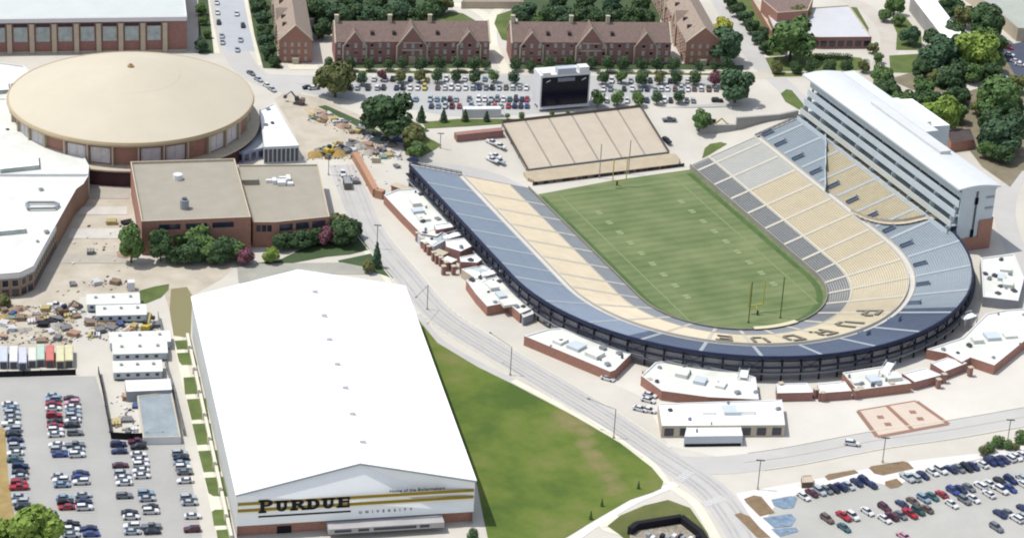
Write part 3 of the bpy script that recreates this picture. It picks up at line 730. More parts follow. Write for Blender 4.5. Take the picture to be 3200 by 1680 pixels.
mb = MB(); c = circ(1.2, 12); mb.prism(c, 35.4, 36.7); mb.prism(circ(.5, 8), 36.7, 37.3); P(mb, 'roof_cap', mat('ochre_metal', (196, 160, 118), var=.1), ar)
mb = MB(); pr = [(45.0, 22.6), (46.0, 22.8), (46.3, 23.6), (46.0, 24.5), (45.5, 24.5), (45.4, 24.1)]
for (ra, za), (rb, zb) in zip(pr[:-1], pr[1:]):
    A_ = circ(ra, N); B_ = circ(rb, N)
    for i in range(N): j = (i+1) % N; mb.face([(*A_[i], za), (*A_[j], za), (*B_[j], zb), (*B_[i], zb)])
P(mb, 'roof_rim', m_rim, ar, smooth=True)
mb = MB(); A_ = circ(43.6, N)
for i in range(N): j = (i+1) % N; mb.face([(*A_[i], 7), (*A_[j], 7), (*A_[j], 23.4), (*A_[i], 23.4)])
P(mb, 'wall', m_brick, ar)
NB = 30
for i in range(NB):
    a = 2*math.pi*(i+.5)/NB
    if math.sin(a) > .55: continue
    u_ = (math.cos(a), math.sin(a)); v_ = (-u_[1], u_[0])
    mb = MB(); mb.box((MC[0]+u_[0]*44.2, MC[1]+u_[1]*44.2, 15.2), (1.5, .6, 16.4), ax=(u_, v_)); P(mb, 'pilaster', m_stone, ar)
    a2 = 2*math.pi*i/NB; u_ = (math.cos(a2), math.sin(a2)); v_ = (-u_[1], u_[0])
    if i % 3 != 0:
        mb = MB(); mb.box((MC[0]+u_[0]*43.6, MC[1]+u_[1]*43.6, 18.4), (.5, 7.2, 5.9), ax=(u_, v_)); w_ = P(mb, 'window', mat('frosted_panel', (244, 236, 234), var=.1, scale=.6), ar)
        mb = MB()
        for s in (-1, 0, 1): mb.box((MC[0]+u_[0]*43.95+v_[0]*3*s, MC[1]+u_[1]*43.95+v_[1]*3*s, 18.4), (.2, .12, 5.6), ax=(u_, v_))
        rootmove(mb, ar).build('mullion', m_white, w_)
mb = MB(); A_ = circ(48.5, N); B_ = circ(43.7, N)
for i in range(N):
    j = (i+1) % N
    mb.face([(*A_[i], 14.6), (*A_[j], 14.6), (*B_[j], 15.0), (*B_[i], 15.0)]); mb.face([(*A_[i], 14.0), (*A_[j], 14.0), (*A_[j], 14.6), (*A_[i], 14.6)])
P(mb, 'concourse_roof', m_stone, ar)
mb = MB(); A_ = circ(47.4, N)
for i in range(N): j = (i+1) % N; mb.face([(*A_[i], 7), (*A_[j], 7), (*A_[j], 14.0), (*A_[i], 14.0)])
P(mb, 'concourse_wall', mat('dark_concourse', (92, 62, 66), var=.2), ar)
# --- white annex left of the arena
an, W = building('annex_building', 'white roofed annex with a curved corner wrapping the left side of the arena', 'annex',
    [(-260, 120), (0, 160), (60, 168), (78, 185), (28, 215), (16, 250), (24, 285), (60, 330), (130, 355), (219, 375), (214, 400), (224, 420), (222, 445), (210, 465), (192, 478), (168, 520), (140, 570), (112, 620), (93, 655), (84, 672), (50, 688), (0, 692), (-260, 690)], 16.3,
    mat('brown_brick', (176, 146, 124), var=.1), m_wroof2, par=.5, capM=m_white, units=8)
for (pts_, zt) in (([(0, 390), (95, 386), (98, 415), (0, 425)], 18.6), ([(-60, 205), (20, 200), (22, 225), (-60, 230)], 18), ([(-20, 560), (60, 563), (64, 575), (-20, 583)], 18)):
    mb = MB(); q = [at(x, y, zt) for x, y in pts_]; mb.prism([(v.x, v.y) for v in q], 16.3, zt, 0, top=1); P(mb, 'penthouse', [m_bglass, m_wroof], an)
an2, W2_ = building('annex_upper_block', 'slightly higher white roofed block tucked against the lower left of the beige dome', 'annex',
    [(-260, 250), (16, 250), (24, 285), (60, 330), (130, 357), (219, 375), (214, 400), (224, 420), (222, 440), (-260, 440)], 16.9, m_white, m_wroof2, par=.4, capM=m_white, units=3)
mb = MB()
fr = [at(*q, 17.2) for q in d1([(210, 485), (230, 468), (440, 468), (475, 485), (440, 515), (225, 518)])]
for i in range(6): mb.bar(fr[i], fr[(i+1) % 6], .7)
P(mb, 'roof_frame', m_mgrey, an)
# windows along its curved front and right edge
WW = W
def walls(W, pick):
    for i in range(len(W)):
        a, b_ = W[i], W[(i+1) % len(W)]
        if pick(a, b_): yield a, b_
for a, b_ in walls(W, lambda a, b_: b_[1] < 60 and a[1] < 60):
    L = math.dist(a, b_)
    if L > 60: continue
    band(an, a, b_, 14.9, 16.4, m_white, 'fascia_band', .25)
    facade(an, a, b_, 11.8, 14.4, max(1, int(L/2.6)), .7, m_glass, frameM=m_stone)
    facade(an, a, b_, 8.4, 10.8, max(1, int(L/2.6)), .7, m_glass)
# --- arena entrance wing (white roof, glass front)
en, W = building('entrance_hall', 'white roofed wedge hall with dark glass front right of the arena', 'entrance hall', [(652, 278), (690, 262), (752, 368), (664, 372)], 14.5, m_metal, m_wroof, par=.4, capM=m_white, units=3)
for a, b_ in walls(W, lambda a, b_: abs(a[0]-b_[0]) > abs(a[1]-b_[1]) and (a[1]+b_[1])/2 < 140):
    facade(en, a, b_, 8.6, 13.8, 8, .72, m_glass)
en2, W = building('entrance_canopy', 'low grey canopy building between the arena and the white wedge hall', 'canopy', [(575, 378), (640, 318), (668, 330), (664, 372), (612, 385)], 12, mat('lilac_panel', (170, 176, 206), var=.15), mat('silver_roof', (212, 218, 222), var=.06), par=.3)
for a, b_ in walls(W, lambda a, b_: (a[1]+b_[1])/2 < 118): facade(en2, a, b_, 8.8, 11.2, max(1, int(math.dist(a, b_)/3)), .6, m_glass)
# --- brick block with grey roof
bb, W = building('brick_block', 'flat grey roofed red brick block behind the trees in the left middle', 'brick building', [(328, 412), (590, 404), (631, 551), (356, 562)], 20, m_brick, m_groof, par=.9, capM=m_stone)
for a, b_ in walls(W, lambda a, b_: abs(a[0]-b_[0]) > abs(a[1]-b_[1]) and (a[1]+b_[1])/2 < 60):
    facade(bb, a, b_, 17.4, 19.3, 3, .8, m_glass, e0=5, e1=5); facade(bb, a, b_, 8.6, 11, 5, .5, m_glass, e0=4, e1=4)
p = at(447, 447, 20.6); mb = MB(); mb.prism([(p.x+1.7*math.cos(i), p.y+1.7*math.sin(i)) for i in [k*math.pi/5 for k in range(10)]], 20, 22); P(mb, 'roof_vent', m_white, bb)
p = at(464, 520, 20.6); mb = MB(); mb.prism([(p.x+1.6*math.cos(i), p.y+1.6*math.sin(i)) for i in [k*math.pi/5 for k in range(10)]], 20, 23.4); P(mb, 'roof_vent', m_mgrey, bb)
mb = MB(); mb.prism([(p.x+.9*math.cos(i), p.y+.9*math.sin(i)) for i in [k*math.pi/5 for k in range(10)]], 23.4, 24); P(mb, 'vent_cap', m_steel, bb)
b2, W = building('brick_wing', 'lower grey roofed brick wing with white rooftop ducts beside the flat grey block', 'brick building', [(596, 418), (800, 416), (829, 548), (692, 562), (636, 562)], 17, m_brick, m_groof, par=.6, capM=m_stone)
for a, b_ in walls(W, lambda a, b_: abs(a[0]-b_[0]) > abs(a[1]-b_[1]) and (a[1]+b_[1])/2 < 60): facade(b2, a, b_, 14, 16.4, 3, .8, m_glass, e0=1, e1=1)
mb = MB()
for (X, Y, sx, sy, h) in ((700, 455, 9, 1.2, 1.1), (690, 457, 1.4, 3, 1.6), (725, 452, 1.4, 4, 1.7), (708, 462, 3, 2, 1.4), (716, 449, 4, 1.2, 1.2), (730, 462, 2, 2, 1)):
    p = at(X, Y, 17.5); mb.box((p.x, p.y, 17.02+h/2), (sx, sy, h), ax=((.97, -.24), (.24, .97)))
P(mb, 'duct', m_white, b2)
mb = MB(); p = at(622, 455, 17.5); mb.box((p.x, p.y, 18), (7, 5, 2), ax=((.97, -.24), (.24, .97))); P(mb, 'penthouse', m_groof, b2)
# --- gym hall, top left
gy, W = building('gym_hall', 'long brick hall with white roof and tall window bays at the top left', 'gym', [(-140, 54), (470, 46), (455, -90), (-150, -90)], 22.5, m_dbrick, mat('pale_hall_roof', (228, 234, 230), var=.04, scale=.1), par=1.0, capM=m_white)
for a, b_ in walls(W, lambda a, b_: abs(a[0]-b_[0]) > abs(a[1]-b_[1]) and (a[1]+b_[1])/2 < 240):
    L = math.dist(a, b_); u = (Vector(b_)-Vector(a)).normalized()
    bay = 54/1.24*1.2427*1.2427/7.4; 
    bay = 8.95; n_ = int((L-9)/bay); g0 = L-9-n_*bay if u.x > 0 else 9
    g1 = 9 if u.x > 0 else L-9-n_*bay
    facade(gy, a, b_, 13.2, 19.4, n_, .62, m_bglass, e0=g0, e1=g1, d=.25)
    facade(gy, a, b_, 19.6, 20.8, n_, .62, mat('dark_louvre', (84, 66, 74), var=.1), 'louvre', e0=g0, e1=g1, d=.2)  # dark band above each window bay
    st = (L-g0-g1)/n_
    for i in range(n_+1):
        c = Vector(a)+u*(g0+st*i); nrm = Vector((u.y, -u.x)); mb = MB(); mb.box((c.x+nrm.x*.5, c.y+nrm.y*.5, 14.2), (1.9, 1.3, 13.4), ax=((u.x, u.y), (nrm.x, nrm.y)))
        P(mb, 'pilaster', m_stone, gy)
    band(gy, a, b_, 21.6, 23.4, m_white, 'eave', .8); band(gy, a, b_, 7.6, 9.0, m_stone, 'plinth', .5)
# --- indoor practice hall with the lettered gable
ZE, ZR = 22.5, 28.0
An, Bn, Bf, Af = [at(x, y, ZE) for x, y in ((593, 1243), (1199, 1207), (1020, 718), (480, 745))]
Rn, Rf = at(905, 1163, ZR), at(750, 677, ZR)
ph = empty('practice_hall', (An+Bn+Bf+Af)/4-Vector((0, 0, ZE-8))); tag(ph, 'vast white roofed practice hall with a lettered gold striped gable', 'sports hall')
mb = MB()
mb.face([An, Rn, Rf, Af]); mb.face([Rn, Bn, Bf, Rf])
dn_ = Vector((0, 0, -.5))
for a, b_ in ((An, Rn), (Rn, Bn), (Bn, Bf), (Bf, Rf), (Rf, Af), (Af, An)): mb.face([a, b_, b_+dn_, a+dn_])
P(mb, 'roof', mat('white_metal_roof', (255, 255, 255), var=.02, scale=.1, k=1.45, rough=.6), ph)
mb = MB(); I = .5
ux = (Bn-An).normalized(); uy = (Af-An).normalized()
def dwn(p, z): return Vector((p.x, p.y, z))
a_, b_2, c_, d_ = An+ux*.4+uy*.4, Bn-ux*.4+uy*.4, Bf-ux*.4-uy*.4, Af+ux*.4-uy*.4
ZW = 12.0
for p, q in ((b_2, c_), (d_, a_)): mb.face([dwn(p, 7.5), dwn(q, 7.5), dwn(q, ZE-.3), dwn(p, ZE-.3)])
rf_ = Rf-uy*.4; mb.face([dwn(c_, 7.5), dwn(d_, 7.5), dwn(d_, ZE-.3), dwn(rf_, ZR-.3), dwn(c_, ZE-.3)])
P(mb, 'wall', mat('grey_white_cladding', (226, 228, 226), var=.04), ph)
mb = MB(); rn_ = Rn+uy*.4
mb.face([dwn(a_, ZW), dwn(b_2, ZW), dwn(b_2, ZE-.3), dwn(rn_, ZR-.3), dwn(a_, ZE-.3)]); mb.face([dwn(a_, ZW), dwn(a_+uy*2.5, ZW), dwn(b_2+uy*2.5, ZW), dwn(b_2, ZW)])
gabM = mat('gable_cladding', (246, 248, 248), var=.02, k=1.4); P(mb, 'gable', gabM, ph)
mb = MB()
f0 = a_+uy*1.5; f1 = b_2+uy*1.5; m1 = f0.lerp(f1, .50)
mb.face([dwn(f0, 7), dwn(f0.lerp(f1, 1), 7), dwn(f0.lerp(f1, 1), ZW-.01), dwn(f0, ZW-.01)])
P(mb, 'lower_brick_wall', m_brick, ph)
mb = MB(); q0 = f0.lerp(f1, .61)-uy*.9; 
def fa(s, z, off=0): p = a_.lerp(b_2, s)-uy*off; return Vector((p.x, p.y, z))
mb.box(((f0.lerp(f1, .62)-uy*3).x, (f0.lerp(f1, .62)-uy*3).y, 10.7), (33, 5, 1.7), ax=((ux.x, ux.y), (uy.x, uy.y)))
can = P(mb, 'canopy', mat('grey_canopy', (200, 196, 196), var=.1), ph)
for s0, s1 in ((.40, .47), (.50, .545), (.565, .745), (.76, .80)):
    mb = MB(); c = (fa(s0, 13, 4.07)+fa(s1, 13, 4.07))/2; mb.box((c.x, c.y, 10.75), ((s1-s0)*(b_2-a_).length, .12, .8), ax=((ux.x, ux.y), (uy.x, uy.y))); P(mb, 'dark_lettering_band', m_glass, ph)
mb = MB(); c = fa(.2, 10, -1.4); mb.box((c.x, c.y, 9.0), (4, .3, 2.6), ax=((ux.x, ux.y), (uy.x, uy.y))); P(mb, 'door', m_black, ph)
# stripes on the gable
def stripe(s0, s1, z, h, M, name, off=.1):
    mb = MB(); c = (fa(s0, z, off/2)+fa(s1, z, off/2))/2
    mb.box((c.x, c.y, z), ((s1-s0)*(b_2-a_).length, off, h), ax=((ux.x, ux.y), (uy.x, uy.y))); return P(mb, name, M, ph)
for z in (19.15, 17.0):
    stripe(.003, .997, z, .95, m_gold, 'gold_stripe', .10)
    stripe(.003, .997, z-.75, .5, mat('white_stripe', (255, 252, 230), var=0, k=1.2), 'white_stripe', .06)
# letters: slab serif capitals built as thick strokes
wl = (b_2-a_).length
def letter(ch, s, z0, h, wd, th, M, off=.28, depth=.2):
    """strokes in the plane of the gable; s is metres from the left edge"""
    mb = MB(); t = th; tn = th*.5
    def st_(x, z, w_, hh):
        c = fa((s+x+w_/2)/wl, z0+z+hh/2, off-depth/2); mb.box((c.x, c.y, c.z), (w_, depth, hh), ax=((ux.x, ux.y), (uy.x, uy.y)))
    def arc(cx_, cz, rx, rz, a0, a1, tx, n_=10):
        for i in range(n_):
            for_ = []
            aa, ab_ = a0+(a1-a0)*i/n_, a0+(a1-a0)*(i+1)/n_
            o1 = (cx_+rx*math.cos(aa), cz+rz*math.sin(aa)); o2 = (cx_+rx*math.cos(ab_), cz+rz*math.sin(ab_))
            k1 = (cx_+(rx-tx)*math.cos(aa), cz+(rz-tn)*math.sin(aa)); k2 = (cx_+(rx-tx)*math.cos(ab_), cz+(rz-tn)*math.sin(ab_))
            F = [fa((s+x)/wl, z0+z, off) for x, z in (o1, o2, k2, k1)]; mb.face(F); G = [fa((s+x)/wl, z0+z, off-depth) for x, z in (o1, o2, k2, k1)]
            for u_ in range(4): mb.face([F[u_], F[(u_+1) % 4], G[(u_+1) % 4], G[u_]])
    sf = t*.45; H_ = h
    if ch in 'PRDE':
        st_(sf, 0, t, H_); st_(0, 0, t+2*sf, tn); st_(0, H_-tn, t+2*sf, tn)
    if ch in 'PR':
        arc(wd*.55, H_*.74, wd*.42, H_*.26, -math.pi/2, math.pi/2, t); st_(sf+t, H_-tn, wd*.55-sf-t, tn); st_(sf+t, H_*.48, wd*.55-sf-t, tn)
    if ch == 'R':
        for i in range(8):
            x = wd*.5+i*wd*.055; st_(x, H_*.5*(1-(i+1)/8), t*1.0, H_*.5/8+.02)
        st_(wd*.82, 0, t*1.1, tn)
    if ch == 'D':
        arc(wd*.45, H_*.5, wd*.55, H_*.5, -math.pi/2, math.pi/2, t); st_(sf+t, H_-tn, wd*.45-sf-t, tn); st_(sf+t, 0, wd*.45-sf-t, tn)
    if ch == 'U':
        st_(sf, H_*.35, t, H_*.65); st_(wd-sf-t*.7, H_*.35, t*.7, H_*.65); st_(0, H_-tn, t+2*sf, tn); st_(wd-t*.7-2*sf, H_-tn, t*.7+2*sf, tn)
        arc(wd*.5, H_*.36, wd*.5-sf, H_*.36, -math.pi, 0, t)
    if ch == 'E':
        st_(sf+t, H_-tn, wd-t-2*sf, tn); st_(sf+t, 0, wd-t-2*sf, tn); st_(sf+t, H_*.47, wd*.5, tn); st_(wd-tn-sf*.5, 0, tn, H_*.3); st_(wd-tn-sf*.5, H_*.7, tn, H_*.3); st_(sf+t+wd*.35, H_*.38, tn*.8, H_*.25)
    return P(mb, 'sign_letter', M, ph)
s = 6.0
hL = 4.2
for i, ch in enumerate('PURDUE'):
    wd = 4.1 if i == 0 else 3.95; hh = hL if i == 0 else hL*.82
    letter(ch, s, 15.95+(0 if i == 0 else .2), hh, wd, 1.15, m_black); s += wd+.42
stripe(6.0/wl, (s-.3)/wl, 14.7, .5, m_black, 'underline', .12)
def textpart(body, s, z, size, M, root, space=1.0, name='lettering'):
    cu = bpy.data.curves.new('t', 'FONT'); cu.body = body; cu.size = size; cu.extrude = .04; cu.space_character = space; cu.offset = .02
    o = bpy.data.objects.new('t', cu); COL.objects.link(o); bpy.context.view_layer.update()
    me = bpy.data.meshes.new_from_object(o.evaluated_get(bpy.context.evaluated_depsgraph_get()))
    bpy.data.objects.remove(o)
    M4 = Matrix(((ux.x, 0, -uy.x, 0), (ux.y, 0, -uy.y, 0), (0, 1, 0, 0), (0, 0, 0, 1)))
    p = fa(s/wl, z, .16); me.transform(Matrix.Translation(p) @ M4)
    RM = Matrix.Translation(root.location) @ Matrix.Rotation(root.rotation_euler.z, 4, 'Z'); me.transform(RM.inverted())
    me.materials.clear(); me.materials.append(M)
    ob = bpy.data.objects.new(name, me); COL.objects.link(ob); ob.parent = root; return ob
textpart('UNIVERSITY', wl*.51, 13.8, 1.15, m_steel, ph, 2.75)
textpart('Home of the Boilermakers', wl*.636, 20.05, 1.4, m_black, ph, 1.05)
# ridge vents
for X, Y in ((792, 730), (815, 790), (828, 850), (848, 912), (868, 971), (886, 1037), (912, 1107)):
    p = at(X, Y, ZR+.2); mb = MB(); mb.box((p.x, p.y, ZR+.1), (1.8, .8, .8), ax=((ux.x, ux.y), (uy.x, uy.y))); P(mb, 'ridge_vent', m_white, ph)
for i in ():
    p = Af.lerp(An, (i+.5)/9)-ux*.4; mb = MB(); mb.box((p.x, p.y, 14.5), (1.0, .6, 13.5), ax=((ux.x, ux.y), (uy.x, uy.y))); P(mb, 'buttress', m_stone, ph)
# --- dormitories
def dorm(name, label, a, b_, L, dep, gables, eave=17.6, ridge=23.5, zb=7.6, M=m_dbrick, T=m_tile, floors=3, chim=(), group='brick dormitories round the tree court', endg=False):
    """a: front-left ground corner, b_: front-right, outward normal faces the viewer"""
    a = Vector(a); b_ = Vector(b_); u = (b_-a).normalized(); L = (b_-a).length; nrm = Vector((u.y, -u.x)); back = -nrm
    r = empty(name, (*(a+u*L/2+back*dep/2), 8), 0); tag(r, label, 'dormitory', group)
    def q(s, d, z): p = a+u*s+back*d; return (p.x, p.y, z)
    mb = MB(); mid = dep/2
    mb.face([q(0, 0, zb), q(L, 0, zb), q(L, 0, eave), q(0, 0, eave)]); mb.face([q(L, dep, zb), q(0, dep, zb), q(0, dep, eave), q(L, dep, eave)])
    for s_, o_ in ((0, 1), (L, 0)):
        f = [q(s_, 0, zb), q(s_, 0, eave), q(s_, mid, ridge), q(s_, dep, eave), q(s_, dep, zb)]; mb.face(f if o_ else f[::-1])
    P(mb, 'wall', M, r)
    mb = MB(); ov = .4
    def slope(s0, s1):
        mb.face([q(s0, -ov, eave-.1), q(s1, -ov, eave-.1), q(s1, mid, ridge+.2), q(s0, mid, ridge+.2)]); mb.face([q(s0, mid, ridge+.2), q(s1, mid, ridge+.2), q(s1, dep+ov, eave-.1), q(s0, dep+ov, eave-.1)])
    slope(.5, L-.5); P(mb, 'roof', T, r)
    for s_ in (0, L):
        mb = MB(); w_ = .6
        for (d0, z0_), (d1_, z1_) in (((-.5, eave-.3), (mid, ridge+.6)), ((mid, ridge+.6), (dep+.5, eave-.3))):
            A4 = [q(s_-.35, d0, z0_), q(s_+.35, d0, z0_), q(s_+.35, d1_, z1_), q(s_-.35, d1_, z1_)]; mb.face(A4); mb.face([(x, y, z-.5) for x, y, z in A4][::-1])
            for i in range(4): p1, p2 = A4[i], A4[(i+1) % 4]; mb.face([p1, p2, (p2[0], p2[1], p2[2]-.5), (p1[0], p1[1], p1[2]-.5)])
        P(mb, 'gable_coping', m_stone, r)
    for (s_, w_, hz, pr_) in gables:      # cross gables facing the viewer
        gz = eave-1.5; top = hz
        mb = MB(); f = [q(s_-w_/2, -pr_, zb), q(s_+w_/2, -pr_, zb), q(s_+w_/2, -pr_, gz), q(s_, -pr_, top), q(s_-w_/2, -pr_, gz)]; mb.face(f)
        mb.face([q(s_-w_/2, 1, zb), q(s_-w_/2, -pr_, zb), q(s_-w_/2, -pr_, gz), q(s_-w_/2, 1, gz)]); mb.face([q(s_+w_/2, -pr_, zb), q(s_+w_/2, 1, zb), q(s_+w_/2, 1, gz), q(s_+w_/2, -pr_, gz)])
        gb = P(mb, 'front_gable', M, r)
        mb = MB(); bk = mid*(top-eave)/(ridge-eave)+.5
        mb.face([q(s_-w_/2-.2, -pr_, gz), q(s_, -pr_, top+.25), q(s_, bk, top+.25), q(s_-w_/2-.2, 1.5, gz)][::-1]); mb.face([q(s_, -pr_, top+.25), q(s_+w_/2+.2, -pr_, gz), q(s_+w_/2+.2, 1.5, gz), q(s_, bk, top+.25)][::-1])
        rootmove(mb, r).build('gable_roof', T, gb)
        mb = MB()
        for sg in (-1, 1):
            x0, z0_ = s_+sg*(w_/2), gz; A_0 = q(x0, -pr_-.12, z0_-.3); A_1 = q(s_, -pr_-.12, top+.1); mb.bar(A_0, A_1, .5); mb.bar(q(x0, -pr_-.12, zb), q(x0, -pr_-.12, gz), .55)
        rootmove(mb, r).build('stone_trim', m_stone, gb)
    # windows
    nw = int(L/3.3)
    tot = 0
    for fl in range(floors):
        z0 = zb+1.3+fl*3.1
        for i in range(nw):
            s_ = (i+.5)*L/nw; pr_ = 0
            for g_ in gables:
                if abs(s_-g_[0]) < g_[1]/2-.5: pr_ = g_[3]
                elif abs(s_-g_[0]) < g_[1]/2+.6: pr_ = None
            if pr_ is None or tot >= 95: continue
            tot += 1; p = a+u*s_+nrm*(pr_+.06); mb = MB(); mb.box((p.x, p.y, z0+.9), (1.15, .12, 1.6), ax=((u.x, u.y), (nrm.x, nrm.y))); o = P(mb, 'window', m_bglass if (i+fl) % 3 else m_glass, r)
            mb = MB(); mb.box((p.x, p.y, z0+.0), (1.5, .3, .18), ax=((u.x, u.y), (nrm.x, nrm.y))); mb.box((p.x, p.y, z0+1.8), (1.5, .24, .2), ax=((u.x, u.y), (nrm.x, nrm.y))); rootmove(mb, r).build('sill', m_stone, o)
    for i in range(int(L/9)):
        s_ = (i+.7)*9
        if any(abs(s_-g_[0]) < g_[1]/2+1 for g_ in gables) or s_ > L-3: continue
        d_2 = mid*.45; zz = eave+(ridge-eave)*.45; mb = MB(); mb.prism([q(s_-.7, d_2-1.3, 0)[:2], q(s_+.7, d_2-1.3, 0)[:2], q(s_+.7, d_2+1, 0)[:2], q(s_-.7, d_2+1, 0)[:2]], zz-1.2, zz+.75); P(mb, 'roof_dormer', mat('dormer_dark', (92, 76, 74), var=.1), r)
    for s_ in chim:
        mb = MB(); p = a+u*s_+back*(mid); mb.box((p.x, p.y, ridge+.6), (1.5, 1.2, 4.2), ax=((u.x, u.y), (nrm.x, nrm.y))); mb.box((p.x, p.y, ridge+2.8), (1.8, 1.5, .4), ax=((u.x, u.y), (nrm.x, nrm.y))); P(mb, 'chimney', m_stone, r)
    return r, q
def g2(x, y): p = at(x, y, 8); return (p.x, p.y)
A1, B1 = g2(842, 160), g2(1229, 158); L1 = math.dist(A1, B1)
d_1, q = dorm('brick_dormitory', 'long brick dormitory with three front gables, left of the pair above the parking lot', A1, B1, 0, 15, [(L1*.125, 9.5, 22, .6), (L1*.495, 12.5, 24.2, 1.0), (L1*.865, 9.5, 22, .6)], chim=(L1*.36, L1*.62, 1))
A2, B2 = g2(1284, 160), g2(1684, 161); L2 = math.dist(A2, B2)
d_2_, q = dorm('brick_dormitory', 'long brick dormitory with three front gables, right of the pair behind the scoreboard', A2, B2, 0, 15, [(L2*.125, 9.5, 22, .6), (L2*.495, 12.5, 24.2, 1.0), (L2*.84, 9.5, 22, .6)], chim=(L2*.38, L2*.61, 1))
for (A_, B_, rt_, L_) in ((A1, B1, d_1, L1), (A2, B2, d_2_, L2)):
    a = Vector(A_); u = (Vector(B_)-a).normalized(); nrm = Vector((u.y, -u.x)); c = a+u*L_*.495+nrm*1.3
    mb = MB(); mb.box((c.x, c.y, 9.6), (2.6, .8, 4.0), ax=((u.x, u.y), (nrm.x, nrm.y))); mb.box((c.x, c.y, 14.2), (8.6, .6, .5), ax=((u.x, u.y), (nrm.x, nrm.y))); mb.box((c.x, c.y, 17.4), (7.6, .5, .4), ax=((u.x, u.y), (nrm.x, nrm.y)))
    P(mb, 'stone_entrance', m_stone, rt_)
def wing(name, label, fl, fr_, length, **k):
    """gable-ended wing running away from the viewer: built as a dormitory whose short end faces us"""
    a = Vector(fl); b_ = Vector(fr_); u = (b_-a).normalized(); bk = Vector((-u.y, u.x))
    far = a+bk*length
    return dorm(name, label, tuple(far), tuple(a), 0, (b_-a).length, k.get('g', []), M=m_brick, T=m_tile2, chim=k.get('chim', ()), eave=k.get('eave', 18.2), ridge=k.get('ridge', 24.0))
w1, q = wing('dormitory_wing', 'tan roofed brick wing with its gable end to the street, left end of the court', g2(702, 158), g2(783, 158), 80, g=[(55, 8, 22.5, .4), (30, 8, 22.5, .4)])
w2, q = wing('dormitory_wing', 'tan roofed brick wing with its gable end forward, right end of the court', g2(1722, 162), g2(1810, 162), 80, g=[(55, 8, 22.5, .4), (30, 8, 22.5, .4)])
for rt_, gl, gr in ((w1, g2(702, 158), g2(783, 158)), (w2, g2(1722, 162), g2(1810, 162))):
    L_ = math.dist(gl, gr)
    for k_ in range(3): facade(rt_, gl, gr, 9+k_*3.1, 10.6+k_*3.1, 4, .3, m_bglass, e0=1, e1=1, frameM=m_stone)
    m_ = Vector(gl).lerp(Vector(gr), .5); u = (Vector(gr)-Vector(gl)).normalized(); nrm = Vector((u.y, -u.x)); mb = MB(); mb.box((m_.x+nrm.x, m_.y+nrm.y, 9.1), (2.6, 2, 3), ax=((u.x, u.y), (nrm.x, nrm.y))); P(mb, 'stone_porch', m_stone, rt_)
# small stone blocks of the court seen between
building('court_pavilion', 'small pale stone pavilion at the top of the court path', 'pavilion', [(1170, -6), (1310, -6), (1318, 6), (1160, 6)], 11, m_stone, m_tile2, par=.2)
# --- buildings top right
tr, W = building('flat_roof_hall', 'low brick hall with pale flat roof behind the round shrubs at top right', 'hall', [(1930, 44), (2185, 36), (2180, 0), (2080, 14), (2070, 3), (1905, 6)][:0]+[(1932, 42), (2034, 22), (2135, 15), (2192, 95), (2062, 96), (1952, 88)], 13, m_dbrick, mat('pale_flat_roof', (228, 228, 232), var=.04), par=.4, capM=m_stone)
for a, b_ in walls(W, lambda a, b_: abs(a[0]-b_[0]) > abs(a[1]-b_[1]) and b_[0] > a[0]): facade(tr, a, b_, 9, 11.6, 6, .7, m_glass)
building('brick_house', 'brick house with brown roof at the top edge right of the long street', 'house', [(1915, 0), (2020, -30), (2045, -4), (2032, 28), (1955, 34)], 17, m_brick, m_tile, par=.3, capM=m_stone)
building('brick_annex', 'narrow brick annex strip beside the lawn hedge at top right', 'annex', [(1890, -5), (1902, -8), (1975, 118), (1966, 122)], 11, m_brick, m_stone, par=.2)
building('long_white_roof_hall', 'long narrow hall with white roof and grey window wall at top right', 'hall', [(2290, -10), (2345, -10), (2432, 103), (2380, 106)], 15, mat('grey_window_wall', (186, 182, 178), var=.1), m_wroof, par=.3)[0]
building('grey_flat_hall', 'wide grey flat roofed hall at the top right corner', 'hall', [(2430, -30), (2700, -30), (2700, 78), (2560, 72), (2500, 20)], 14, m_stone, mat('grey_green_roof', (196, 200, 190), var=.06), par=.3, units=6)
building('brick_house', 'small brick house half hidden under trees right of the press building', 'house', [(2380, 330), (2440, 325), (2450, 352), (2392, 360)], 12, m_brick, mat('dark_shingle', (96, 84, 84), var=.2), par=.2)
# --- press building over the right grandstand
pb = empty('press_building', (90, 8, 8)); tag(pb, 'tall pale blue press and suite building along the right grandstand', 'press building')
Y0, Y1 = -47.5, 64
def xbox(x0, x1, y0, y1, z0, z1, M, name, top=None):
    mb = MB(); mb.prism([(x0, y0), (x1, y0), (x1, y1), (x0, y1)], z0, z1, 0, top=(1 if top else None), bottom=True); return P(mb, name, [M]+([top] if top else []), pb)
xbox(87.5, 98, Y0+.3, Y1-.3, 7.5, 31.0, m_metal, 'wall')
xbox(98.05, 98.4, Y0, Y0+11, 7.5, 20, m_brick, 'brick_panel'); xbox(84.3, 98.3, Y0-.1, Y0+.25, 7.5, 13.2, m_brick, 'brick_base')
xbox(92.5, 98.3, Y0-.15, Y0+.22, 13.2, 19.5, m_brick, 'brick_corner')
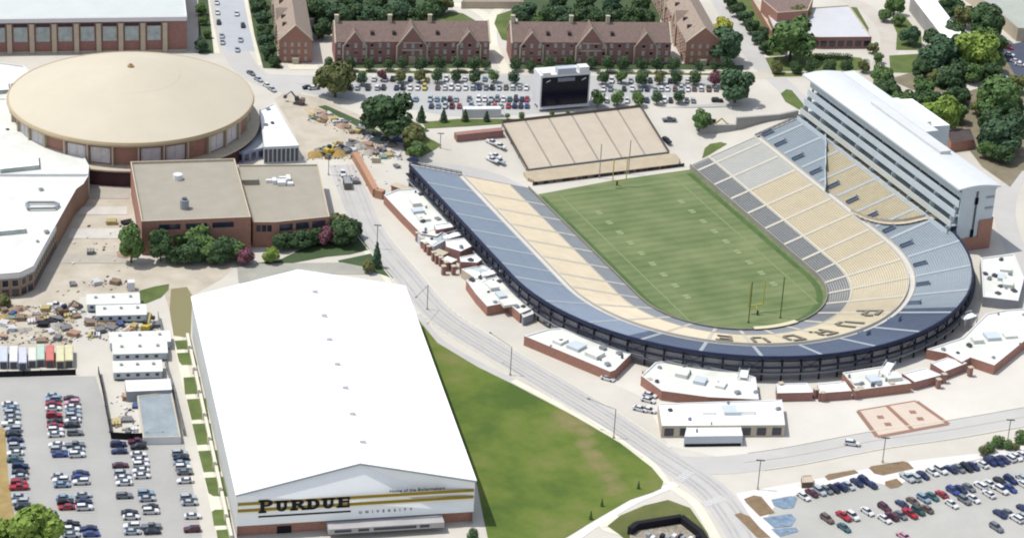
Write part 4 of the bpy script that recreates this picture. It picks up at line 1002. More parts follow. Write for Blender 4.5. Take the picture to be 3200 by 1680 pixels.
# curved roof
mb = MB(); n_ = 14; y_a, y_b = Y0-1, Y1+2
pr = [(81.5+(98.9-81.5)*i/n_, 33.4+.8*math.sin(math.pi*min(1, i/n_*1.0))*1.0-.7*(i/n_)**2) for i in range(n_+1)]
for (x0, z0), (x1, z1) in zip(pr[:-1], pr[1:]): mb.face([(x0, y_a, z0), (x1, y_a, z1), (x1, y_b, z1), (x0, y_b, z0)]); mb.face([(x0, y_b, z0-.6), (x1, y_b, z1-.6), (x1, y_a, z1-.6), (x0, y_a, z0-.6)])
for y in (y_a, y_b):
    for (x0, z0), (x1, z1) in zip(pr[:-1], pr[1:]): mb.face([(x0, y, z0-.6), (x1, y, z1-.6), (x1, y, z1), (x0, y, z0)])
for (x0, z0) in (pr[0], pr[-1]): mb.face([(x0, y_a, z0-.6), (x0, y_b, z0-.6), (x0, y_b, z0), (x0, y_a, z0)])
P(mb, 'roof', mat('white_standing_roof', (242, 245, 247), var=.04, scale=.3), pb)
mb = MB(); mb.prism([(91, -20), (95.5, -20), (95.5, 30), (91, 30)], 33, 35.0); P(mb, 'roof_walkway', mat('pale_walkway', (238, 240, 240), var=.04), pb)
# facade tiers facing the field, each stepped towards the seats
m_olv = mat('olive_grey_panel', (180, 180, 160), var=.1); m_tierin = mat('tier_interior', (225, 232, 236), var=.12, scale=.5)  # tier_interior is a pale mottled tone behind the tiers
tiers = [(84.2, 29.4, 31.0), (83.4, 26.0, 28.0), (82.2, 22.4, 24.4), (81.0, 18.8, 20.4), (79.8, 15.9, 17.2)]
xbox(86.2, 87.45, Y0+.3, Y1-.3, 31.0, 33.0, mat('charcoal_glass', (96, 112, 120), var=.25, scale=.3, rough=.2), 'press_glass')
for i, (x, z0, z1) in enumerate(tiers):
    xbox(x, 87.4, Y0+.6, Y1-.6, z0-.5, z0, m_metal, 'tier_slab')
    xbox(x-.25, x-.02, Y0+.5, Y1-.5, z0-.6, z1, m_metal if i != 3 else mat('white_rail', (234, 236, 226), var=.05), 'tier_parapet')
    zt = tiers[i-1][1]-.55 if i else 30.9
    if i: xbox(86.9+.3-i*.0, 87.44, Y0+.9, Y1-.9, z0+.02, zt, [m_tierin, m_glass, m_tierin, m_olv, m_tierin][i], 'tier_back_glazing')
    for k_ in range(9):
        y = Y0+2+k_*(Y1-Y0-4)/8
        if i: 
            mb = MB(); mb.box((x+1.2, y, (z0+zt)/2), (2.2 if i > 1 else .8, .18, zt-z0-.02)); P(mb, 'tier_column', m_metal, pb)
for k_ in range(14):
    y = Y0+4+k_*8; mb = MB(); mb.box((85.9, y, 31.9), (.9, random.uniform(1.5, 4), 1.5)); P(mb, 'camera_booth', m_black if k_ % 3 else m_mgrey, pb)
# end wall details
for (x, w_, z0, z1, M) in ((90.3, .7, 10, 32.2, m_steel), (90.3, 1.4, 26, 28.6, m_black), (90.1, 1.3, 13.4, 16.2, m_black), (85.6, 2.4, 14.8, 16.6, m_steel), (85.2, 2.2, 19, 21, m_black), (84.9, 2.2, 23.2, 25.2, m_black), (85, 2.4, 27.6, 28.6, m_steel)):
    mb = MB(); mb.box((x, Y0+.18, (z0+z1)/2), (w_, .3, z1-z0)); P(mb, 'end_window', M, pb)
for z in (24, 28.2):
    mb = MB(); mb.box((96, Y0+.18, z), (3.2, .25, .7)); P(mb, 'end_window', m_mgrey, pb)
xbox(83.5, 98.25, Y0-.05, Y0+.28, 31.2, 33.0, m_metal, 'end_fascia'); xbox(83.6, 87.4, Y0, Y0+.55, 13.25, 31.2, m_metal, 'end_fin')
mb = MB(); mb.prism([(98.5, 2), (104.0, 2), (104.0, Y1+1), (98.5, Y1+1)], 7.5, 33.0, 0, top=1); P(mb, 'rear_wing', [m_metal, MATS['white_standing_roof']], pb)
# rear lobby block
q_ = [at(x, y, 31) for x, y in ((2267, 281), (2318, 272), (2386, 321), (2301, 343))]
mb = MB(); W_ = [(104.03, 14), (104.03, 42), (116, 40), (116, 12.5)]
mb.prism(W_, 7.5, 29.5, 0, top=1); P(mb, 'rear_tower', [m_metal, m_wroof], pb)
mb = MB(); mb.prism([(104.03, 15), (104.03, 40), (109, 39), (109, 14.6)], 29.53, 31.0, 0, top=1); P(mb, 'rear_tower_roof', [m_metal, m_wroof], pb)
# --- scoreboard
sx0, sx1 = at(1356, 272, 9.5), at(1480, 262, 9.5)
u3 = Vector((sx1.x-sx0.x, sx1.y-sx0.y, 0)); Ls = u3.length; u3.normalize(); n3 = Vector((u3.y, -u3.x, 0))
sc = empty('scoreboard', (sx0+sx1)/2+Vector((0, 0, -2))); sc.location.z = 7.5; tag(sc, 'white video scoreboard with a dark blue screen on brick piers', 'scoreboard')
def sbox(s0, s1, d0, d1, z0, z1, M, name, par=None):
    mb = MB(); pts = [sx0+u3*s0-n3*d0, sx0+u3*s1-n3*d0, sx0+u3*s1-n3*d1, sx0+u3*s0-n3*d1]
    mb.prism([(p.x, p.y) for p in pts], z0, z1, bottom=True); rootmove(mb, sc); return mb.build(name, M, par or sc)
HS = 23.2
fr_ = sbox(0, Ls, 0, 8.5, 9.6, HS, m_white, 'cabinet'); sbox(.6, Ls-.6, -.12, -.01, 10.0, HS-1.0, mat('screen_navy', (22, 22, 48), var=.12, rough=.25), 'screen')
sbox(-.2, Ls+.2, -.6, 1, 9.0, 9.58, m_white, 'catwalk')
for s_ in (2.0, Ls*.5-1.5, Ls-6): sbox(s_, s_+3.6, .6, 5, 5, 9.0, m_dbrick, 'brick_pier')
sbox(Ls*.34, Ls*.68, -.4, 2, HS-3.0, HS-1.5, mat('sign_grey', (150, 152, 166), var=.1), 'sign_panel'); sbox(Ls*.33, Ls*.7, -.2, 3, HS+.01, HS+2.4, mat('sign_grey_blue', (214, 220, 232), var=.08), 'top_sign')
for s_, w_ in ((.8, 3.2), (Ls-4.6, 4)):
    sbox(s_, s_+w_, .2, 4, HS+.01, HS+(2.2 if s_ > 3 else .9), m_white, 'top_cabinet')
for s_ in (2.0, Ls-3.8):
    mb = MB(); p = [sx0+u3*(s_+a)+n3*.18+Vector((0, 0, z-sx0.z)) for a, z in ((0, HS-3.2), (2.0, HS-2.4), (1.9, HS-2.0), (.5, HS-2.6))]; mb.face(p); rootmove(mb, sc).build('white_mark', m_white, sc)
#PART3
# ------------------------------------------------------------------ concourse buildings round the bowl
CG = 'white roofed concourse buildings round the grandstand'
def conc(label, pts, z=11.2, M=m_brick, R=m_wroof2, units=5, par=.35, name='concourse_building', cat='concourse building', win=False, cap=m_white):
    r, W = building(name, label, cat, pts, z, M, R, par=par, capM=cap, units=units, group=CG)
    if units >= 5:
        cx = sum(p[0] for p in W)/len(W); cy = sum(p[1] for p in W)/len(W); rn = random.Random(units*7+int(abs(cx)))
        e_ = max(((math.dist(W[i], W[(i+1) % len(W)]), i) for i in range(len(W))))[1]; a = Vector(W[e_]); b_ = Vector(W[(e_+1) % len(W)]); u = (b_-a).normalized(); v = Vector((-u.y, u.x))
        for k_ in range(3):
            s_ = (k_-1)*6.5+rn.uniform(-1, 1); mb = MB(); mb.box((cx+u.x*s_+v.x*rn.uniform(-2, 2), cy+u.y*s_+v.y*rn.uniform(-1.5, 1.5), z+.45+k_*.1), (rn.uniform(3, 5.5), rn.uniform(2.5, 5), .9+k_*.2), ax=((u.x, u.y), (v.x, v.y))); P(mb, 'raised_roof_block', [R, m_metal, R][k_], r)
    return r, W
conc('pale roofed concourse block with a long brick outer wall, far left end of the grandstand', [(965, 492), (1000, 478), (1062, 474), (1100, 510), (1142, 566), (1098, 596), (1060, 590), (1010, 540)], units=10)
r_, W = conc('grey metal roofed bay below the far left concourse block', [(1050, 592), (1098, 574), (1135, 598), (1090, 622)], 11, m_metal, mat('bluegrey_roof', (200, 212, 216), var=.08), 2)
conc('small dark red brick box with a white roof, upper of three beside the long road', [(1092, 566), (1136, 560), (1142, 572), (1096, 580)], 12.4, m_dbrick, m_wroof, 0)
conc('small brick box with white roof, middle of three beside the long road', [(1120, 606), (1168, 600), (1188, 620), (1158, 634), (1122, 622)], 12.4, m_dbrick, m_wroof, 1)
conc('small brick box with white roof, lowest of three beside the long road', [(1156, 648), (1196, 640), (1212, 654), (1200, 662), (1158, 660)], 12.4, m_dbrick, m_wroof, 1)
conc('low white ticket block just below the three small brick boxes', [(1160, 678), (1215, 668), (1255, 690), (1212, 712)], 11, m_stone, m_wroof, 2)
conc('white roofed concourse block with stepped brick corner, middle of the left road', [(1172, 706), (1240, 690), (1282, 712), (1342, 776), (1308, 790), (1276, 762), (1225, 772), (1196, 740)], units=8)
conc('grey metal shed at the lower tip of the stepped brick concourse block', [(1308, 786), (1336, 776), (1342, 790), (1316, 800)], 10.8, m_mgrey, m_metal, 0)
conc('long white roofed concourse block with a straight brick front facing the road bend', [(1318, 846), (1378, 828), (1412, 826), (1588, 890), (1546, 932), (1534, 936)], units=9)
conc('white roofed concourse block with slanted brick front left of the big white clubhouse', [(1612, 946), (1648, 912), (1700, 905), (1878, 942), (1900, 950), (1908, 1006), (1782, 1000), (1664, 984)], units=9)
cl, W = conc('big bright white clubhouse with dark windows beside the plaza', [(1655, 1016), (1905, 1008), (1966, 1006), (1974, 1070), (1664, 1072)], 11.8, m_stone, m_wroof, 6, name='clubhouse', cat='clubhouse')
for a, b_ in walls(W, lambda a, b_: (a[1]+b_[1])/2 < min(p[1] for p in W)+14 and math.dist(a, b_) > 20): facade(cl, a, b_, 8.6, 11.2, 8, .6, m_glass)
cl2, W = building('front_pavilion', 'white metal pavilion with dark window strip in front of the clubhouse', 'pavilion', [(1730, 1060), (1860, 1060), (1868, 1096), (1721, 1098)], 11.4, mat('ribbed_white_metal', (226, 234, 242), var=.05), m_wroof, par=.2, capM=m_white, units=1)
for a, b_ in walls(W, lambda a, b_: math.dist(a, b_) > 10 and (a[1]+b_[1])/2 < sum(p[1] for p in W)/4): facade(cl2, a, b_, 8.0, 9.0, 1, .96, m_black); 
conc('leftmost white canopy roof on brick piers along the curved plaza', [(1952, 966), (2030, 964), (2044, 988), (1954, 990)], 10.8, m_dbrick, m_wroof, 0, name='gate_canopy', cat='gate canopy')
conc('second white canopy roof on brick piers along the curved plaza', [(2056, 966), (2124, 960), (2142, 984), (2060, 990)], 10.8, m_dbrick, m_wroof, 0, name='gate_canopy', cat='gate canopy')
conc('grey green roofed concourse block with stone bay between the white gate canopies', [(2118, 938), (2180, 928), (2220, 922), (2284, 958), (2292, 965), (2155, 982), (2145, 970)], 11, m_brick, m_wroof2, 6)
conc('third white canopy roof on brick piers along the curved plaza', [(2268, 940), (2326, 926), (2368, 944), (2300, 962)], 10.8, m_dbrick, m_wroof, 0, name='gate_canopy', cat='gate canopy')
conc('rightmost white canopy roof on brick piers along the curved plaza', [(2340, 914), (2382, 900), (2432, 914), (2375, 936)], 10.8, m_dbrick, m_wroof, 0, name='gate_canopy', cat='gate canopy')
conc('large cream roofed concourse block with zigzag brick front at lower right', [(2330, 880), (2420, 850), (2480, 790), (2530, 780), (2700, 770), (2700, 830), (2576, 858), (2500, 920), (2440, 900), (2418, 912), (2380, 890)], units=12)
conc('cream roofed concourse block with grey end wall right of the blue grandstand', [(2466, 650), (2550, 640), (2575, 700), (2560, 758), (2472, 748)], 11.5, m_mgrey, m_wroof2, units=9)
# bridges between the roofs and the bowl
for i, (a, b_) in enumerate((((1118, 598), (1160, 586)), ((1215, 690), (1262, 678)), ((1520, 855), (1545, 835)), ((1705, 905), (1718, 886)), ((1868, 948), (1874, 920)), ((2222, 940), (2240, 912)), ((2420, 800), (2450, 790)))):
    A_ = at(*a, 12.3); B_ = at(*b_, 12.3); r = empty('footbridge', A_); tag(r, ORD[i]+' white footbridge from the left linking concourse roofs to the grandstand', 'footbridge', 'footbridges to the grandstand')
    mb = MB(); q = linestrip(A_, B_, 2.6, None); mb.prism([(v.x, v.y) for v in q], 12.1, 12.4, bottom=True); P(mb, 'deck', m_wroof, r)
    mb = MB(); q = [linestrip(A_, B_, 3, None)[k] for k in range(4)]
    mb.bar((q[0].x, q[0].y, 13.2), (q[1].x, q[1].y, 13.2), .14); mb.bar((q[3].x, q[3].y, 13.2), (q[2].x, q[2].y, 13.2), .14)
    for v in q: mb.bar((v.x, v.y, 8), (v.x, v.y, 13.2), .2)
    P(mb, 'railing', m_metal, r)
# brick gate piers and low site walls
pier_pts = [(1050, 606), (1062, 620), (1078, 640), (1090, 655), (1108, 668), (1122, 680), (1140, 690), (1070, 632), (1098, 662), (1115, 690), (2068, 1008), (2050, 1000), (2150, 1002), (2162, 996), (2240, 985), (2358, 975), (2372, 962), (2438, 945), (1620, 955), (1632, 975), (1962, 985)]
for i, (X, Y) in enumerate(pier_pts):
    p = at(X, Y, 8); r = empty('gate_pier', p); where = 'beside the long left road' if X < 1200 else ('left of the clubhouse' if X < 1700 else 'along the curved plaza')
    tag(r, ORD[i if i < 10 else i-10]+' red brick gate pier '+where+(' from the top' if X < 1200 else ' from the left'), 'gate pier', 'brick gate piers')
    mb = MB(); mb.box((p.x, p.y, 9.6), (1.3, 1.3, 3.2)); P(mb, 'shaft', m_dbrick, r); mb = MB(); mb.box((p.x, p.y, 11.32), (1.6, 1.6, .22)); P(mb, 'cap', m_stone, r)
ax45 = ((1, 0), (0, 1))
wallthing('brick_planter_wall', [(893, 402), (918, 445), (945, 495), (965, 500)], 3.2, 2.2, mat('orange_brick', (206, 158, 128), var=.1), 'broad orange brick ramp wall at the top of the long road', 'ramp wall')
wallthing('low_brick_wall', [(1145, 352), (1200, 346), (1262, 340)], 2.6, 3.0, m_dbrick, 'low dark red brick shed wall left of the beige bleachers')
wallthing('retaining_wall', [(1760, 334), (1850, 326), (1960, 300), (2005, 290)], 2.2, 1.2, mat('grey_retaining', (184, 182, 178), var=.08), 'long grey retaining wall between plaza and upper right grandstand')
wallthing('concrete_screen_wall', [(935, 410), (958, 410)], 2, .4, m_stone, 'short pale screen wall at the top of the orange ramp')
# ------------------------------------------------------------------ trees
def leafmat(name, c1_, c2_, k=1):
    M = bpy.data.materials.new(name); M.use_nodes = True; n = M.node_tree; b = n.nodes['Principled BSDF']
    b.inputs['Roughness'].default_value = .65; b.inputs['Specular IOR Level'].default_value = .2
    g_ = n.nodes.new('ShaderNodeNewGeometry'); cr = n.nodes.new('ShaderNodeValToRGB'); e = cr.color_ramp.elements
    e[0].color = [lin(v)*.68*k for v in c1_]+[1]; e[1].color = [lin(v)*.68*k for v in c2_]+[1]
    oi = n.nodes.new('ShaderNodeObjectInfo'); mx = n.nodes.new('ShaderNodeMath'); mx.operation = 'MULTIPLY_ADD'; mx.inputs[1].default_value = .7
    m2_ = n.nodes.new('ShaderNodeMath'); m2_.operation = 'MULTIPLY'; m2_.inputs[1].default_value = .3
    n.links.new(oi.outputs['Random'], m2_.inputs[0]); n.links.new(g_.outputs['Random Per Island'], mx.inputs[0]); n.links.new(m2_.outputs[0], mx.inputs[2])
    n.links.new(mx.outputs[0], cr.inputs[0]); n.links.new(cr.outputs[0], b.inputs['Base Color'])
    return M
LM = dict(dark=leafmat('dark_leaves', (52, 76, 52), (88, 114, 70)), mid=leafmat('mid_leaves', (76, 108, 60), (116, 142, 82)), light=leafmat('light_leaves', (108, 138, 56), (158, 178, 86)),
          yellow=leafmat('yellow_leaves', (150, 158, 60), (200, 198, 90)), purple=leafmat('purple_leaves', (110, 70, 84), (150, 98, 108)), blue=leafmat('bluegreen_leaves', (58, 84, 62), (90, 118, 84)), olive=leafmat('olive_leaves', (92, 100, 62), (134, 138, 84)))
def crown(kind, seed, n_leaf):
    """unit crown (radius about 1) centred on the origin, made of leaf clumps over many lobes"""
    rnd = random.Random(seed); V = []; F = []
    lobes = []
    if kind == 'cone':
        for i in range(16):
            z = -1.1+2.3*i/15; rad = .62*(1-(i/15)**1.2)+.1; a = i*2.4; lobes.append((math.cos(a)*rad*.35, math.sin(a)*rad*.35, z, rad*.8))
    elif kind == 'round':
        for i in range(12):
            a = rnd.uniform(0, 6.28); lobes.append((math.cos(a)*.35, math.sin(a)*.35, rnd.uniform(-.4, .5), rnd.uniform(.45, .62)))
    else:
        for i in range(20):
            a = i*2.4+rnd.uniform(-.4, .4); rad = rnd.uniform(.15, .68); z = rnd.uniform(-.42, .55)*(1.15-rad*.5)
            lobes.append((math.cos(a)*rad, math.sin(a)*rad, z, rnd.uniform(.26, .46)))
    for i in range(n_leaf):
        l = rnd.choice(lobes); th = rnd.uniform(0, 6.283); cz = rnd.uniform(-.75, 1); s_ = math.sqrt(1-cz*cz)
        rr_ = l[3]*rnd.uniform(.82, 1.06)
        c = Vector((l[0]+rr_*s_*math.cos(th), l[1]+rr_*s_*math.sin(th), l[2]+rr_*cz*.85))
        n_ = Vector((s_*math.cos(th), s_*math.sin(th), cz+.35)).normalized()
        n_ = (n_+Vector((rnd.uniform(-.6, .6), rnd.uniform(-.6, .6), rnd.uniform(-.5, .5)))).normalized()
        a_ = n_.cross(Vector((0, 0, 1)))
        if a_.length < .05: a_ = Vector((1, 0, 0))
        a_.normalize(); b_ = n_.cross(a_); w_ = rnd.uniform(.055, .115); k_ = len(V)
        for du, dv in ((-1, -.3), (.1, -1), (1, .2), (0, 1)):
            q = c+a_*w_*du*rnd.uniform(.8, 1.3)+b_*w_*dv*rnd.uniform(.8, 1.3); V.append(tuple(q))
        F.append((k_, k_+1, k_+2, k_+3))
    return V, F
PROT = {}
def proto(kind, col, v):
    key = (kind, col, v)
    if key in PROT: return PROT[key]
    V, F = crown(kind, hash((kind, v)) % 1000 if False else {'broad': 11, 'cone': 31, 'round': 51}[kind]+v, {'broad': 4200, 'cone': 2200, 'round': 1300}[kind])
    me = bpy.data.meshes.new('crown'); me.from_pydata(V, [], F); me.materials.append(LM[col]); me.update()
    mb = MB(); hgt = {'broad': 1.0, 'cone': 1.3, 'round': 1.15}[kind]
    mb.bar((0, 0, -hgt), (0, 0, -.2), .13, n=7)
    n_ = len(mb.v)
    for i in range(7, n_):
        pass
    rnd = random.Random(v)
    for i in range(5):
        a = i*1.3; mb.bar((0, 0, -.55+.06*i), (math.cos(a)*.42, math.sin(a)*.42, .1+.1*rnd.random()), .05, n=5)
    me2 = bpy.data.meshes.new('trunk'); me2.from_pydata(mb.v, [], mb.f); me2.materials.append(m_bark); me2.update()
    for vtx in me2.vertices[:14]:
        if vtx.co.z > -.5: vtx.co.x *= .55; vtx.co.y *= .55
    PROT[key] = (me, me2, hgt); return PROT[key]
treeid = [0]
def tree(X, Y, rpx, kind, col, label, group, name=None, cat='tree', zs=1.0, hk=None):
    v = treeid[0] % 3; treeid[0] += 1
    me, me2, hgt = proto(kind, col, v)
    p0 = at(X, Y); R = 1.3*rpx*1.2427/((FPX/((p0-CAM).dot(fw))))
    hc = hgt*R if hk is None else hk*R
    p = at(X, Y, p0.z+hc*zs); zg = H(p.x, p.y)
    r = empty(name or {'broad': 'broadleaf_tree', 'cone': 'conifer_tree', 'round': 'small_round_tree'}[kind], (p.x, p.y, zg-.05))
    r.rotation_euler.z = random.uniform(0, 6.28); r.scale = (R, R, R*zs)
    tag(r, label, cat, group)
    for m_, nm in ((me, 'crown'), (me2, 'trunk')):
        if nm == 'trunk' and hgt*R < .8: continue
        o = bpy.data.objects.new(nm, m_); COL.objects.link(o); o.parent = r; o.location = (0, 0, hc/R)
    return r
def treerow(pts, kind, col, what, group, start='left', **k):
    n_ = len(pts)
    for i, q in enumerate(pts):
        c_ = q[3] if len(q) > 3 else col; kd = q[4] if len(q) > 4 else kind
        tree(q[0], q[1], q[2], kd, c_, f'{ORD[i]} from {start}, {what}', group, **k)
G1 = 'dark trees in the dormitory court'
treerow([(795, 22, 27), (812, 68, 24), (838, 30, 26, 'blue'), (868, 44, 24), (880, 6, 27), (905, 34, 26), (938, 40, 25, 'blue'), (948, 4, 26), (972, 42, 25), (1004, 34, 26, 'blue'), (1020, 6, 25), (1040, 42, 22), (1072, 36, 26), (1092, 8, 24), (1118, 8, 20, 'olive')], 'broad', 'dark', 'dark court trees behind the left brick dormitory', G1)
treerow([(1322, 34, 26, 'blue'), (1352, 52, 18, 'mid'), (1378, 40, 24), (1402, 8, 22), (1418, 38, 26, 'blue'), (1452, 44, 24), (1470, 10, 24), (1490, 38, 24), (1522, 44, 22), (1540, 12, 24, 'blue'), (1556, 44, 23), (1590, 40, 24), (1612, 12, 22), (1626, 42, 20)], 'broad', 'dark', 'dark court trees behind the right brick dormitory', G1)
treerow([(652, 20, 17), (660, 48, 17, 'blue'), (664, 76, 17), (670, 104, 17, 'blue'), (676, 130, 16), (690, 150, 14), (648, -4, 18)], 'broad', 'dark', 'trees along the left side of the left tan wing', 'trees beside the left dormitory wing', 'top')
treerow([(505, 22, 13), (512, 50, 11), (506, 112, 15, 'blue'), (520, 86, 9)], 'broad', 'mid', 'trees on the lawn strip right of the gym hall', 'trees beside the gym hall')
tree(844, 192, 42, 'broad', 'olive', 'big olive green tree at the left end of the car park rows', 'single large trees')
tree(975, 288, 50, 'broad', 'dark', 'largest dark green tree beside the far end of the construction yard', 'single large trees')
tree(1038, 336, 27, 'broad', 'olive', 'olive tree just right of the largest dark tree', 'single large trees')
tree(1050, 368, 20, 'broad', 'mid', 'low bushy tree near the far left tip of the grandstand', 'single large trees')
tree(1852, 212, 37, 'broad', 'blue', 'big dark tree at the right end of the car park rows', 'single large trees')
tree(1828, 112, 38, 'broad', 'blue', 'big dark tree right of the right tan dormitory wing', 'single large trees')
tree(1818, 66, 24, 'broad', 'yellow', 'bright yellow green tree behind the right dormitory wing', 'single large trees')
tree(1768, 284, 22, 'broad', 'mid', 'lone green tree right of the beige bleachers', 'single large trees')
treerow([(880, 160, 13), (928, 160, 12), (975, 160, 12), (1012, 158, 12), (1058, 160, 14), (1105, 156, 14), (1152, 160, 14), (1192, 160, 15), (828, 158, 12), (1222, 162, 10)], 'round', 'dark', 'shrub trees along the front of the left brick dormitory', 'shrub trees in front of the dormitories')
treerow([(1296, 160, 13), (1335, 164, 12), (1382, 160, 14), (1432, 158, 14), (1486, 158, 13), (1528, 160, 15), (1568, 158, 14), (1614, 160, 14), (1652, 162, 15), (1694, 160, 14), (1758, 164, 9), (1796, 166, 10), (1830, 162, 15)], 'round', 'dark', 'shrub trees along the front of the right brick dormitory', 'shrub trees in front of the dormitories')
treerow([(910, 196, 13, 'blue'), (960, 188, 11, 'purple'), (1007, 190, 13, 'olive'), (1056, 190, 13, 'olive'), (1100, 190, 13), (1146, 190, 12), (1194, 194, 13), (1241, 190, 12, 'mid'), (1292, 194, 13, 'blue')], 'round', 'dark', 'parking island trees left of the scoreboard', 'parking island trees')
treerow([(1516, 194, 14), (1563, 192, 13, 'mid'), (1614, 196, 15), (1660, 194, 13, 'olive'), (1701, 194, 13), (1748, 194, 14), (1797, 196, 16, 'purple')], 'round', 'dark', 'parking island trees right of the scoreboard', 'parking island trees')
treerow([(1504, 246, 16), (1553, 244, 15), (1607, 246, 15), (1653, 244, 13, 'blue'), (1708, 242, 13, 'blue')], 'round', 'mid', 'lower tree row right of the scoreboard', 'lower row of car park trees')
treerow([(1060, 286, 13, 'blue', 'cone'), (1116, 290, 11, 'blue', 'cone'), (1170, 290, 10, 'dark', 'cone'), (1224, 292, 9, 'dark', 'cone'), (1276, 292, 6), (1312, 290, 7), (1388, 284, 6), (1428, 284, 5)], 'round', 'mid', 'small trees on the verge left below the scoreboard', 'small trees by the scoreboard')
treerow([(1856, 22, 17), (1876, 44, 16, 'blue'), (1894, 66, 16), (1906, 92, 15, 'blue'), (1924, 118, 13), (1838, 0, 17), (1920, 80, 14)], 'broad', 'dark', 'hedge-like trees beside the far right street', 'trees by the far right street', 'top')
tree(1992, 96, 46, 'broad', 'mid', 'big feathery green tree in front of the low flat roofed hall', 'single large trees')
tree(2008, 40, 24, 'broad', 'olive', 'tall feathery tree top beside the pale flat roof', 'single large trees')
treerow([(1953, 168, 14, 'olive'), (2003, 168, 14), (2042, 168, 15), (2087, 166, 14), (2128, 165, 15), (2172, 166, 14, 'olive')], 'round', 'dark', 'round trees along the lawn before the low flat hall', 'round trees on the upper right lawn', hk=.95)
hd = MB(); hp = [at(x, y, 8) for x, y in ((2049, 150), (2142, 150))]; u = (hp[1]-hp[0]).normalized(); c = (hp[0]+hp[1])/2
hv = []
Vh, Fh = [], []
rnd = random.Random(3)
LL = (hp[1]-hp[0]).length
for i in range(1800):
    s_ = rnd.uniform(-.5, .5)*LL; d__ = rnd.uniform(-1.3, 1.3); z_ = rnd.uniform(0, 2.6)
    if abs(d__) < 1 and z_ < 2.3: d__ = 1.2 if rnd.random() < .3 else -1.2
    q = Vector((u.x*s_-u.y*d__, u.y*s_+u.x*d__, z_)); k_ = len(Vh)
    for _ in range(4): Vh.append(tuple(q+Vector((rnd.uniform(-.3, .3), rnd.uniform(-.3, .3), rnd.uniform(-.3, .3)))))
    Fh.append((k_, k_+1, k_+2, k_+3))
me = bpy.data.meshes.new('clipped_hedge'); me.from_pydata(Vh, [], Fh); me.materials.append(LM['dark']); o = bpy.data.objects.new('clipped_hedge', me); COL.objects.link(o); o.location = c
tag(o, 'long dark clipped hedge between the car court and the row of round trees', 'hedge')
treerow([(2225, 36, 15), (2250, 14, 20), (2262, 50, 13), (2290, 86, 22, 'blue'), (2150, 60, 12), (2172, 84, 12), (2393, 16, 28, 'dark'), (2430, 40, 24, 'olive'), (2478, 52, 38, 'dark'), (2365, 130, 44, 'blue'), (2452, 128, 46, 'light'), (2315, 172, 22, 'dark'), (2500, 150, 24, 'mid')], 'broad', 'mid', 'trees along the top right beyond the press building', 'trees in the top right corner')
treerow([(2219, 192, 26, 'mid'), (2228, 228, 26), (2268, 252, 26, 'mid'), (2324, 220, 24, 'mid'), (2390, 200, 34), (2368, 280, 44, 'light'), (2300, 250, 22), (2517, 248, 48, 'mid'), (2548, 300, 30), (2516, 340, 42, 'blue'), (2560, 210, 20, 'olive'), (2470, 262, 24, 'olive'), (2420, 240, 18)], 'broad', 'dark', 'trees on the wooded slope right of the press building roof', 'trees on the right slope')
treerow([(2473, 1132, 12, 'olive'), (2490, 1124, 12), (2511, 1108, 15), (2536, 1118, 11), (2568, 1098, 15), (2555, 1122, 9, 'olive')], 'round', 'mid', 'bushes at the right edge above the lower right car park', 'bushes by the lower right car park', cat='bush', name='bush', hk=.8)
# left middle
tree(329, 608, 28, 'broad', 'mid', 'tall columnar tree at the left front corner of the grey roofed block', 'trees round the brick block', zs=1.55, hk=1.0)
tree(403, 610, 26, 'broad', 'dark', 'narrow columnar tree second from the left before the brick block', 'trees round the brick block', zs=1.5, hk=1.0)
treerow([(462, 600, 26), (500, 592, 34), (518, 620, 30), (480, 634, 26, 'dark'), (562, 628, 28, 'dark'), (592, 624, 26), (616, 640, 20, 'purple'), (440, 640, 20, 'dark'), (545, 640, 22, 'dark')], 'broad', 'mid', 'dense trees along the front of the grey roofed brick block', 'trees round the brick block', hk=.95)
treerow([(682, 640, 18, 'light'), (708, 606, 20), (735, 604, 20), (762, 600, 22), (792, 592, 20), (822, 588, 24, 'purple'), (842, 566, 28, 'olive'), (862, 584, 30), (886, 572, 24, 'dark')], 'broad', 'dark', 'shrubs and trees along the low brick wing', 'trees beside the low brick wing', hk=.9)
tree(948, 640, 14, 'cone', 'blue', 'dark narrow conifer between the long road and the drive above the practice hall', 'trees by the practice hall', zs=1.5)
tree(925, 668, 14, 'broad', 'olive', 'dark shrub behind the far right corner of the practice hall', 'trees by the practice hall')
tree(88, 1322, 56, 'broad', 'light', 'large bright green tree at the bottom left of the car park', 'single large trees')
tree(12, 1338, 36, 'broad', 'light', 'bright green tree cut by the bottom left corner', 'single large trees')
tree(1190, 1345, 14, 'round', 'dark', 'dark shrub at the right foot of the practice hall', 'trees by the practice hall', hk=.9)
treerow([(1606, 1218, 4.5), (1514, 1262, 4.5), (1486, 1294, 5)], 'cone', 'mid', 'thin saplings on the central lawn', 'saplings on the central lawn', 'top', name='sapling', cat='sapling', zs=1.6)
tree(8, 965-210, 18, 'broad', 'olive', 'olive bush at the left edge of the construction ground', 'single large trees', hk=.8)
